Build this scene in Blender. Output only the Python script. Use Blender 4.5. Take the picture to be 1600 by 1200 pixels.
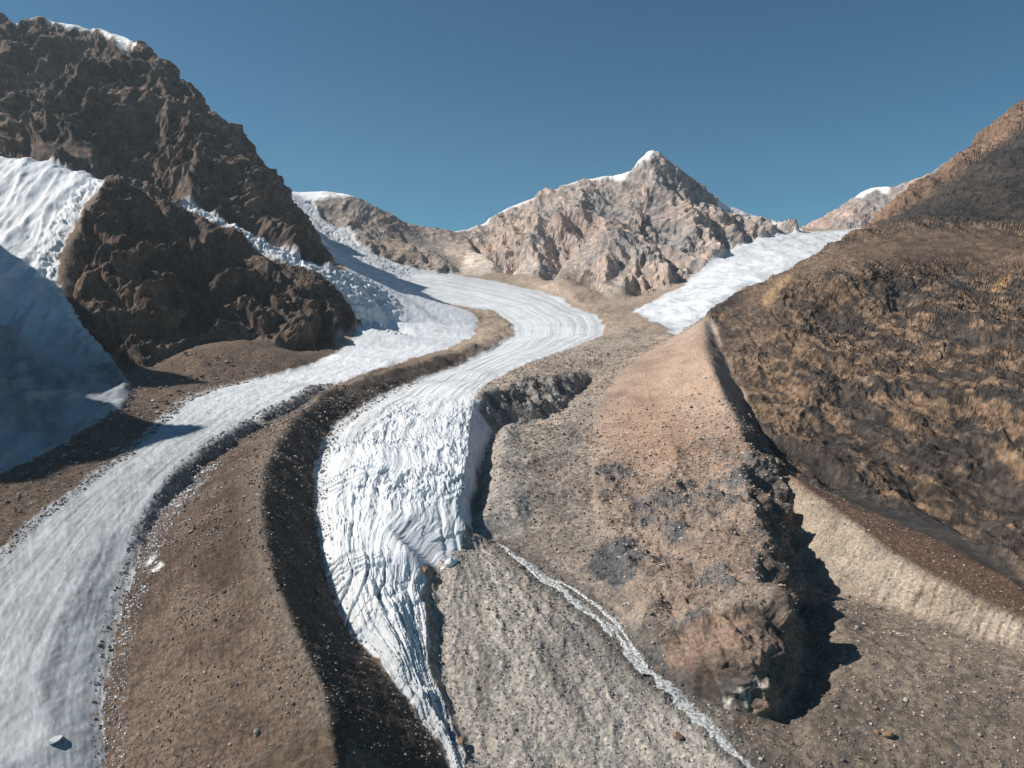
import bpy, math, random
import numpy as np
from mathutils import Vector
from mathutils.geometry import delaunay_2d_cdt

for o in list(bpy.data.objects): bpy.data.objects.remove(o)
scene = bpy.context.scene
C = scene.collection

# ---------------------------------------------------------------- camera, sky, sun, exposure
cam_d = bpy.data.cameras.new('camera'); cam = bpy.data.objects.new('camera', cam_d); C.objects.link(cam)
cam.location = (0, 0, 150)                                   # a drone 150 m above the valley floor
cam.rotation_euler = (math.radians(90-6.18), 0, 0)
cam_d.sensor_width = 36; cam_d.lens = 36*1109/1600
cam_d.clip_start = 1; cam_d.clip_end = 60000
scene.camera = cam

SUN_EL, SUN_AZ = math.radians(41), math.radians(2)            # from the left, almost square to the view
sun_dir = Vector((-math.cos(SUN_EL)*math.cos(SUN_AZ), math.cos(SUN_EL)*math.sin(SUN_AZ), math.sin(SUN_EL)))
sd = bpy.data.lights.new('sun', 'SUN'); sun = bpy.data.objects.new('sun', sd); C.objects.link(sun)
sd.energy = 5.0; sd.angle = math.radians(0.53); sd.color = (1.0, 0.94, 0.86)
sun.rotation_euler = sun_dir.to_track_quat('Z', 'Y').to_euler()

world = bpy.data.worlds.new('World'); scene.world = world; world.use_nodes = True
wn = world.node_tree; sky = wn.nodes.new('ShaderNodeTexSky'); sky.sky_type = 'NISHITA'; sky.sun_disc = False
sky.sun_elevation = SUN_EL; sky.sun_rotation = math.atan2(sun_dir.x, sun_dir.y)
sky.altitude = 3000; sky.air_density = 1.0; sky.dust_density = 0.2; sky.ozone_density = 2.5
bg = wn.nodes['Background']; bg.inputs['Strength'].default_value = 0.05
tm = wn.nodes.new('ShaderNodeMix'); tm.data_type = 'RGBA'; tm.blend_type = 'MULTIPLY'; tm.inputs[0].default_value = 1.0
tm.inputs[7].default_value = (0.64, 1.28, 1.30, 1)             # the even blue-green cast of this sky
wn.links.new(sky.outputs[0], tm.inputs[6]); wn.links.new(tm.outputs[2], bg.inputs['Color'])
vs_ = scene.view_settings
scene.cycles.use_denoising = True; scene.cycles.max_bounces = 4; scene.cycles.diffuse_bounces = 3
vs_.view_transform = 'Standard'; vs_.look = 'None'; vs_.exposure = 0.2; vs_.gamma = 1; vs_.use_curve_mapping = False

# ---------------------------------------------------------------- surveyed lines (x, y, z in metres) and areas (x, y)
LINES = {
  'strip_left': [(-246.2,1137,83.6),(-268.8,928.6,73.1),(-300.4,828.6,66.3),(-325.7,763.5,62.4),(-328.3,694.3,58.9),(-299,585.2,53.3),(-272.4,487,47.9),(-263.1,426.5,43.8),(-256.6,374.8,38.6),(-250,335.8,31.9),(-246,298.3,24.9),(-242.4,267.2,17),(-232.3,228.7,4)],
  'strip_right': [(-72.3,1546.2,105.6),(-73.3,1356.7,92.8),(-104.4,1157.1,82.5),(-155.2,953.4,72.8),(-198.9,788.7,61.7),(-195.2,649.5,54.7),(-205.6,577.3,50.9),(-204.6,495.9,46.5),(-202.1,439.2,42.7),(-192.5,387.1,39),(-184.5,348.5,34.1),(-173.2,312.6,28),(-165.8,289.4,23),(-158.8,270.5,18),(-152,252,12),(-144.5,236.2,6.4),(-133,217.5,0),(-124.4,202.8,-11)],
  'strip_top': [(-198.9,769.7,68.8),(-203.8,622,63.3),(-208.4,530.6,58.4),(-204.9,465.9,54.5),(-200.1,406.3,48.8),(-195.3,373.9,43.5),(-186,336.2,35)],
  'crest_medial': [(-107.8,1850,143.3),(-31.8,1538.9,112.8),(-24.2,1280,98.3),(-94,946.7,85.3),(-147.2,793,77.1),(-173,680.8,72.6),(-163.4,543.6,70.2),(-147.2,437.2,66.5),(-131.7,369.1,62.2),(-114.6,318.4,56.3),(-102.4,288.2,51.4),(-92.2,265.3,46.5),(-81.2,247.2,41.5),(-71.8,230.7,37.4),(-64.7,220.2,33.8),(-59.1,212.7,29.2),(-55.9,205.4,25.1),(-50.9,192.1,17.5),(-42.7,165.1,15.5)],
  'tongue_left': [(-193.2,1960,160.3),(-49.2,1830,140.1),(0,1595.1,110),(1.2,1370.1,94.7),(-30.5,1126.8,83.2),(-81.1,896.2,70.9),(-124.7,763.5,62.4),(-143,654.7,56.9),(-145.9,570.7,52.6),(-137.5,498.8,48.7),(-123.1,431.5,44.2),(-107.4,377.1,39),(-96,342,33),(-86.6,315.4,28.5),(-75.5,291.6,23.5),(-65.9,274.1,19),(-56.8,263.4,15.7),(-46.7,252,12),(-36.9,241.6,8),(-32.5,234.2,4.7),(-23.5,226.5,1.2),(-19.3,217.2,-3.2),(-16,205.4,-13.1)],
  'tongue_upper_right': [(-217.6,2440,262.3),(-42,2350,231.2),(97,2170,196.1),(144,2010,167.7),(172.4,1830,140.1),(210.8,1740,131.2),(207.9,1595.1,110),(173.9,1370.1,94.7),(130.7,1250.1,88.3),(91.5,1126.8,83.2),(35.2,974,78.2),(-7.6,836.4,70.9),(-27.2,749.8,66.8),(-36.8,653.6,64.9),(-31.2,526.2,59.2),(-25,439.6,53.7),(-26.4,392,49.4),(-26,359.9,44.1),(-23.5,346.5,38.8),(-26.2,335.1,32.8),(-30.7,329.7,30.9),(-39.1,317.3,30.8),(-38.7,295.1,26.2),(-34,273.2,20.7),(-31,255.4,15.2),(-25.5,243.1,9.6),(-21.2,233.7,5.6),(-15.1,221.4,1.4)],
  'wall_base': [(-15.5,605.1,39.4),(-21,521,34.9),(-22.6,454,32.7),(-23.2,405.2,30.7),(-21.9,362.6,31.5)],
  'tip_front': [(-14,223.5,-1.8),(-17.9,234.3,2.8),(-23.1,247.3,7.1),(-28.2,261.3,12.1),(-31.1,280,17.5),(-35.2,303,22.9),(-35,323.6,26.9)],
  'upper_ice_mid': [(-276.3,2060,195.6),(-151.7,2120,197),(0,2030,176.9),(82.5,1840,146.6)],
  'icefall_low': [(-686.1,1480,355.2),(-582.5,1430,311),(-494,1390,265.3),(-423.9,1360,233),(-356,1330,207.7),(-316.5,1310,172),(-289.4,1290,137.2),(-265.2,1260,112.7)],
  'icefall_up': [(-695.2,1530,372.7),(-627.4,1510,343.6),(-537.8,1480,305.1),(-479.8,1460,273.7),(-413.1,1450,241),(-347.7,1500,224.4),(-294.8,1650,202.6),(-245.8,1830,171),(-193.2,1960,160.3)],
  'fan_ice': [(-261.7,1390,149.9),(-204.1,1420,124.5),(-134.9,1500,109.7),(-250.3,1390.9,100.1),(-139.7,1292.1,92)],
  'left_ice_top': [(-1224.1,1520,480.6),(-1051.7,1500,459.7),(-980.5,1490,442.3),(-904,1470,422.1),(-853.8,1450,413.4),(-793.2,1420,395.8)],
  'left_ice_right': [(-782.3,1400,387.5),(-757.9,1280,318.6),(-737.4,1180,241.7),(-683.5,1080,178.7),(-595,980,119.3),(-482.6,866.9,71.9),(-417.1,772.8,64.9)],
  'left_ice_foot': [(-407.3,755.6,64),(-344.3,619.8,60.2),(-317.3,495.3,54.4),(-312.8,425.4,49.7),(-309.2,371.8,44.1)],
  'hump_crest': [(-739.5,1330,379.1),(-705.3,1380,367.5),(-667.8,1440,345.9),(-570.5,1400,304),(-485.2,1365,259.6),(-416.2,1335,227.9),(-349.4,1305,203.2),(-312.8,1285,170.5),(-285,1265,136.4),(-264.3,1235,114.6)],
  'hump_left': [(-736.7,1320,369.4),(-719.6,1230,312),(-711.5,1150,239.4),(-657,1050,177.9),(-575.6,955,120),(-477.1,864.1,73.7)],
  'hump_base': [(-443.5,875.5,77.5),(-480.7,1045.1,91.8),(-449.6,1085,102.3),(-392.8,1090,100.1),(-337.9,1070,86.6),(-304.9,1090,83.4),(-295.1,1170,96.5),(-270,1225,110.5)],
  'left_sky_back': [(-2556.2,2500,1293.4),(-1949.9,2400,1170.1),(-1731.6,2350,1110.7),(-1578.7,2300,1062.1),(-1534.6,2290,1030.1),(-1457.8,2280,1048.6),(-1378.4,2260,1022.2),(-1240.5,2220,992.3),(-1095.1,2120,926.5)],
  'left_sky': [(-991,1990,865.8),(-930.5,1960,822.6),(-860.7,1930,756.4),(-796.5,1910,694.3),(-753.2,1900,643.6),(-709.2,1930,578),(-691.6,1970,531.5),(-678.1,2000,523.6),(-653.2,2060,483.6),(-595.2,2040,409.8),(-522.4,1930,328.7),(-438.9,1760,257.4)],
  'left_spur': [(-753.2,1900,643.6),(-655.4,1760,517.8),(-595.1,1690,430.9),(-530.2,1620,349.3),(-457.3,1560,280.8)],
  'left_ridge_back': [(-678.1,2000,523.6),(-773.1,2200,540),(-852,2400,572),(-941.7,2600,590),(-1098.6,2850,600)],
  'left_fold': [(-991,1990,865.8),(-1043,1900,775.3),(-1127.2,1860,739),(-1187.9,1840,717.4),(-1170.9,1760,636.8),(-1145.6,1700,563),(-1134.7,1640,499.7)],
  'left_gully': [(-1078.8,2060,805.8),(-1190.5,1985,707.4),(-1257.2,1950,656.6),(-1240.9,1830,555.8),(-1220.8,1740,498.8)],
  'left_foot': [(-1382.4,1580,500.4),(-1093.5,1560,476),(-1005.9,1550,460.7),(-900.6,1530,433.2),(-813.4,1540,406),(-706.4,1555,380.3),(-637.6,1535,350.8),(-546.7,1505,312.9),(-487.9,1485,281),(-420.1,1475,247.8),(-379.1,1520,238.7)],
  'left_rib': [(-748.7,1830,640.8),(-699.4,1700,519.7),(-629.9,1590,414.3),(-581.9,1530,338.3)],
  'far_sky': [(-1057.4,3000,622.8),(-951.4,3000,630.6),(-787.4,2980,632.5),(-719.4,2970,628.3),(-637,2950,607.3),(-521.1,2950,551.3),(-424.9,3000,500.9),(-364.6,3050,493.5),(-279.2,3150,477.3),(-184.3,3200,496.5),(-113.3,3200,529.8),(0,3150,597.6),(95.7,3100,625.3),(134.3,3050,651.7),(211.2,3000,659),(298.2,2950,678.3),(407.6,2900,686.8),(462.9,2850,692.1),(490.7,2800,732.8),(526.3,2760,766.7),(567.8,2760,750.3),(617.5,2760,691.5),(665.1,2750,630.7),(725.1,2740,553.5),(790.9,2800,547.8),(896.5,2900,544.5),(1007.9,3000,532.1),(1134.2,3050,498.8),(1258.1,3100,480.2)],
  'far_back': [(-1219.2,3400,450),(-627.5,3500,430),(-331.7,3700,430),(161.4,3600,450),(650.8,3300,480),(1051.1,3350,400),(1402.1,3400,380)],
  'far_rib': [(-546.1,2620,408.5),(-456.5,2570,369.9),(-336.3,2520,328.1),(-242.1,2470,285.5),(-197.8,2410,254.6)],
  'far_scree': [(-492.7,2780,443.7),(-397.7,2800,401.9),(-278.8,2850,363.9),(-195.9,2750,325),(-162.2,2600,288)],
  'far_ice_edge': [(-785.7,2890,560.6),(-703.2,2740,475.2),(-585.1,2640,419.7),(-532.8,2500,366.1),(-455.7,2440,326.7),(-342,2400,294.3),(-235.5,2400,260.5)],
  'far_ice_in': [(-801.9,2750,512.2),(-641.4,2450,376.8),(-520.7,2250,299.2),(-426.6,2080,251.3),(-383.7,2150,241.4),(-332.7,2330,249),(-321.6,2000,212)],
  'far_ice_left': [(-889.1,2800,567.2),(-686.7,2350,414.6),(-554.9,2080,306.1),(-451.8,1850,248.2)],
  'peak_foot': [(-150,2590,292.1),(0,2500,267.3),(107.1,2400,247.8),(166.3,2330,257.3),(199.9,2240,241.3),(245.2,2110,206.1),(279,2010,171.3),(334.5,2020,178.6),(446.2,2080,205.3),(559.1,2200,257.1),(668.7,2350,326.4),(799.1,2500,370.5),(922.7,2600,397.5),(1097,2750,433.4)],
  'peak_rib': [(526.3,2760,766.7),(484.4,2620,585.5),(438.7,2480,455.1),(391.8,2320,334.3),(358.2,2170,246.1),(337.1,2060,195.6)],
  'peak_rib_b': [(665.1,2750,630.7),(659.8,2620,495.1),(604.1,2430,364.3),(505.7,2180,246.5)],
  'peak_gully': [(389.1,2760,585),(338.9,2640,451.9),(277.7,2500,348.6),(221.8,2370,280)],
  'peak_rib_c': [(211.2,3000,659),(172.1,2780,492.1),(115.5,2600,356.6),(66.8,2500,282.7)],
  'peak_gully_b': [(52.7,2980,516.7),(-24.4,2740,367.7),(-70,2620,307.6)],
  'peak_rib_d': [(-113.3,3200,529.8),(-141.6,2900,405.8),(-156.2,2700,329)],
  'right_ice_edge': [(292.1,1760,135.7),(348.1,1850,156.5),(469.5,2020,203.7),(554.3,2180,246.5),(634.9,2300,292.4),(771.2,2480,353.5),(883.6,2620,392.5),(1117.1,2800,436.1),(1438.8,2980,475.2)],
  'right_ice_in': [(312.8,1390,96.4),(441.2,1640,147),(578.8,1850,199.2),(741.7,2080,256.8),(932.5,2330,320.8),(1162.8,2620,388),(1414.9,2930,464.7)],
  'right_ice_side': [(387.3,1350,85),(562.1,1650,130),(860.6,2000,220),(1183.4,2400,330),(1507.9,2900,460)],
  'far_right_sky': [(1554.7,3800,577.9),(1570.9,3700,605.2),(1698.3,3700,675.7),(1776.4,3700,742.7),(1823.7,3700,771.4),(1927.4,3650,766.1),(1978.9,3600,779.3),(2208,3600,902.4)],
  'far_right_back': [(1732,4200,500),(2259.1,4200,500)],
  'far_right_foot': [(1449.6,3500,420),(1591.7,3350,420),(1721.2,3200,450)],
  'right_sky': [(1003.5,2060,378.4),(1057,2080,422.2),(1128,2100,493.6),(1192.7,2120,529.7),(1264.5,2150,562.6),(1348.7,2200,619.1),(1434.4,2250,687.1),(1496.5,2260,737.1),(1589.4,2300,795.8),(1732.2,2350,858.9),(2116.7,2450,970.5)],
  'right_back': [(1134,2300,250),(1389.5,2500,380),(1742.8,2700,480),(2133.6,2800,550)],
  'right_edge': [(983.8,1950,378.1),(1089.3,1960,438.7),(1235.7,2010,527.2),(1369.4,2060,612),(1496.8,2120,691.8),(1718.6,2200,795.3)],
  'right_hollow': [(903.1,1700,344.4),(988,1720,376.5),(1068.6,1730,400.3),(1177.5,1760,442.5),(1327.3,1800,495.5)],
  'right_behind_hill': [(392.2,1250,90),(544.6,1350,150),(714.9,1450,190),(862.4,1480,225),(1075.8,1500,260),(1320.1,1550,300)],
  'hill_sky': [(260.7,955,134.6),(291.5,985,147.3),(333.2,1010,174.2),(367.7,1030,192.9),(411.4,1050,215),(447.1,1070,231.3),(495.7,1095,250.4),(540.9,1120,269.3),(600.7,1150,281.5),(662.7,1170,287.9),(764.6,1200,292.4),(864.2,1220,288.5),(1051.9,1250,287.5)],
  'hill_break': [(386.5,985,198),(445.1,980,210.7),(486.9,960,216.2),(555.4,960,213.6),(645.8,980,210.7),(718.8,1010,221.4)],
  'hill_foot': [(262.2,935,127.4),(248.2,820,91),(233.2,712.8,59.8),(216.3,614.6,38.2),(207.4,544.5,28.7),(206.6,510.1,24.9)],
  'hollow': [(205.7,502.1,25.9),(210.1,485.4,26.8),(221.1,451.5,22.6),(235.1,422.8,18.3),(249.2,394.1,14.4),(258.2,363.8,9.1),(266.8,338.6,4.7),(274.4,306,0.7)],
  'hill_toe': [(218.2,510,26.3),(224,485.9,23),(242,476.6,18.7),(264.8,462,16.2),(281.4,433.5,12.1),(280.2,395.8,7),(289,367.9,2.9)],
  'lateral_crest': [(177.8,475.8,44),(183.1,431.8,38),(186.5,403.7,35),(193.1,351.7,27),(199.3,328.2,23.5),(208.4,308.8,20.5),(219.8,292.1,17.5),(235.2,270.4,14)],
  'lateral_foot': [(173.6,462.6,40),(168.8,418.7,18),(162.9,390.3,9),(159.2,358.2,5),(169.7,341.4,4.5),(188,317.2,5.5),(200,294.5,8),(212,280.2,8),(228.1,261.1,7)],
  'tan_crest': [(248.5,925,130.9),(207.3,745,96.4),(190.1,645,80.2),(173.7,536.3,62.4),(158.3,466.4,50),(145.2,424.3,45.9),(124.1,362.6,43.3),(111.5,328.5,37.7),(104.3,297.8,33.8),(99,274.1,31.8)],
  'shoulder_edge': [(145.3,424.3,45.1),(129.2,363.6,43),(124.3,332.5,36.3),(113.2,303,31.8),(108.7,274.1,27)],
  'gully': [(183.5,484.5,36.2),(175.9,434.5,25.4),(166.2,397.2,13.4),(152.5,366,7.2),(135.8,326.3,4.3),(132.2,301.8,2.7),(125.2,280,2.2),(115,260.3,0.4),(102,251.2,-1.2)],
  'knob_brow': [(67.5,275.7,19.6),(77.7,275.5,25),(89.9,273.4,30),(101.3,273.2,31.7),(112.6,274.5,25.2),(107.7,259.2,21)],
  'knob_front': [(69.7,258.2,16.3),(80.1,257,22),(93.1,252.3,21.9),(103.3,252.3,16.9)],
  'knob_foot': [(58.3,250,9.3),(65,247.8,5.6),(72.6,245.4,3.8),(81.3,243,2.2),(94.1,246.2,0.3)],
  'tan_foot': [(239.4,1080,100.6),(157.2,870,87.4),(112.4,775,73.1),(83.6,680.8,60.7),(64.3,562.4,47.7),(52.8,459.4,40.8),(47.3,393.1,34.3),(48.5,347.9,31),(51.6,315.4,26.9)],
  'cliff_top': [(-36,637.9,68.1),(-18.9,694.2,72.9),(-6.3,693.1,69.9),(21.2,779.4,76.3),(34.8,769.1,73.7),(58.9,813.1,75.3),(92.3,849.3,72.7)],
  'cliff_base': [(-12.5,620.3,37.2),(0,674,39.9),(13.1,652.4,39.8),(31.2,684,41.4),(54.8,734.2,45),(72.3,796.3,52.1),(93.6,846.3,64.5)],
  'buttress_a': [(-2.6,576.3,55.9),(-8.4,457.1,49.9),(-11.5,390.9,42.3),(-16.2,365,34.9)],
  'buttress_b': [(0,412.1,47.4),(2.8,379.1,40.2),(6.1,366.8,32.2)],
  'stream_bed': [(-7.2,350.5,31.4),(9.1,325.4,26.2),(23.1,307.7,22.4),(35.5,290.5,18.2),(44.2,275.3,14.3),(51.8,260.1,10.2),(61.5,248.3,6.5),(69.6,234.5,2.6),(77.3,219.8,-1.6),(88.5,206.9,-9.9)],
  'stream_bank_l': [(4.5,316.2,27.2),(18.3,299.9,23.4),(30.6,283.7,19.1),(39.2,269.2,15.2),(46.8,254.7,11),(56.4,243.5,7.3),(64.4,229.8,3.7),(72.2,216.1,-0.8),(83.5,204.1,-9.4)],
  'stream_bank_r': [(13.7,326,28.5),(27.6,308,24.7),(40,290.6,20.5),(48.6,275.3,16.5),(56.2,259.9,12.3),(65.9,248.1,8.7),(73.9,234.2,4.7),(81.6,219.4,0.5),(92.8,206.6,-7.9)],
  'side_ridge': [(-860,395,240),(-800,415,370),(-752,440,445),(-735,500,455),(-730,565,490),(-760,620,430),(-785,690,385),(-800,750,405),(-814,804,490),(-860,845,445),(-898,882,455),(-950,970,475),(-1016,1095,472),(-1200,1300,490),(-1650,1600,560)],
  'side_foot': [(-520,400,50),(-540,520,60),(-575,640,90),(-640,800,130),(-740,940,190),(-930,1120,270),(-1200,1330,400)],
}
SPOTS = {
  'strip_in': [(-200.8,332.3,36.3),(-184.6,280.8,26.7),(-174.3,248.2,16.5),(-153.6,222.6,7.8),(-226.5,495,55.4),(-232.7,639.7,63.2),(-240.1,756.5,68.1),(-177,979.5,79.5),(-161.8,215.5,3.5)],
  'tongue_in': [(-84.1,459,58),(-77.7,568.2,62.4),(-63.1,380.6,52.3),(-62.6,337.5,44.2),(-47.4,318.5,38),(-64,297.8,33.8),(-51.5,274.2,27),(-41.1,255.5,20.2),(-34.3,240.3,13.6),(-26.3,229.4,8.2),(-86.7,392,49.4),(-45.9,455.3,58.8),(-38.6,364,49.8),(-37.8,835.2,74.8),(45.3,1257.3,93.6),(-68,750.2,68.8),(-79.8,330.3,37),(86.2,1598.3,114.2)],
  'left_ice_in': [(-905.8,1280,307.5),(-767.3,1150,231.3),(-770.8,1080,197.8),(-687.5,1010,158.9),(-669.6,930,116.6),(-562.9,890,86),(-536.9,740,69.9),(-372.5,584.5,65.3),(-336.3,459,58),(-996,1250,292.9),(-751.8,930,133.3),(-446.3,544.1,66.1)],
  'left_floor': [(-284.6,442.3,46.9),(-275.9,372.8,40.3),(-319.5,588.9,56.5),(-379.4,760.3,66.3),(-274.8,328.1,34.6)],
  'debris_mound': [(-420.6,844.9,75.4),(-410.6,910.3,96.9),(-361.4,954.8,102.9),(-311.4,932.4,91.4),(-277.1,929.3,83.2),(-311.6,860.5,72.5),(-339.9,797.8,67.2),(-255.5,1011,86.4)],
  'hump_in': [(-639.8,1160,232),(-539.2,1210,214.2),(-508.8,1030,131.5),(-422.3,1180,170.9),(-561.8,1350,304.4),(-341.4,1190,149.9)],
  'left_back': [(-1757.1,2800,450),(-1210.2,2700,430),(-3155.6,3200,600),(-1053.4,2500,450)],
  'debris_ridge': [(193.4,2060,195.6),(232.1,1850,153.2),(257.9,1690,131.8),(226.3,1438.2,111.3),(263.4,1465.3,117.2),(265.8,1229.9,101.5),(216.1,1199.3,96.2),(193.3,1342.6,101.8),(0,2440,249.4),(124.4,2320,224)],
  'shoulder_in': [(112.8,492.7,51.3),(90.4,375.8,39.4),(73.3,342.8,32.8),(95.5,331.5,36.6),(66.3,294.9,29.2),(52.7,280.4,24.2),(150.1,660.7,66.4),(126.6,444.2,44.4)],
  'cliff_front': [(14.5,529.4,46.4),(43.8,600.5,49.1),(75,686.6,55.6),(134.1,926.5,75)],
  'cliff_back': [(0,789.1,71.7),(48.8,899.6,77.1),(87.2,965.1,80.6),(154,1066.8,87.7),(199.6,1106.9,90.4)],
  'buttress_in': [(-10.1,438.1,37.6),(12.6,389.9,35.2),(0,365.8,29.1),(-10.1,361.1,29.3),(-18.3,358.4,29.8),(16.6,452,42.5)],
  'fan': [(-20.7,341.5,29.9),(-23.1,308.5,28.1),(0,289.4,23),(-10.2,270.5,18),(14.6,256,12.4),(-9.3,242.6,7.4),(22,229.7,3.3),(-4.2,219.4,-1.3),(42.6,221.6,-0.5),(54,225,1.7),(-25.1,265.2,15.3),(0,202,-14.6),(58.9,201.2,-16.1)],
  'right_floor': [(71.5,233.5,4.5),(97.2,224.8,-0.4),(130.8,226.7,-1.7),(174.3,226.4,-3.8),(143.9,287.7,9.6),(164.3,266.5,6.7),(190.2,256.3,4.5),(121.4,255.2,5.1),(150.4,320.7,12.4),(193.5,223.2,-4),(116.5,198.3,-17.9),(200,205.4,-13.1)],
  'edge': [(-420,120,10),(-650,260,40),(300,110,-12),(0,110,-8),(-100,112,0),(-260,112,5),(205,110,-12),(520,300,60),(620,400,110),(900,700,260),(1500,1300,420),(2300,2400,900),(3500,3400,900),(-5000,3600,900),(-6500,5500,500),(-2000,5500,400),(0,5500,350),(2500,5500,400),(6000,5500,500),(4000,3500,800),(300,180,0)],
  'side_low': [(-480,260,25),(-520,300,35),(-600,330,70),(-400,200,18),(-540,240,30),(-680,350,110),(-350,170,12),(-700,320,60)],
  'side_back': [(-1700,700,200),(-1900,1000,250),(-1500,620,150)],
}
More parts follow.
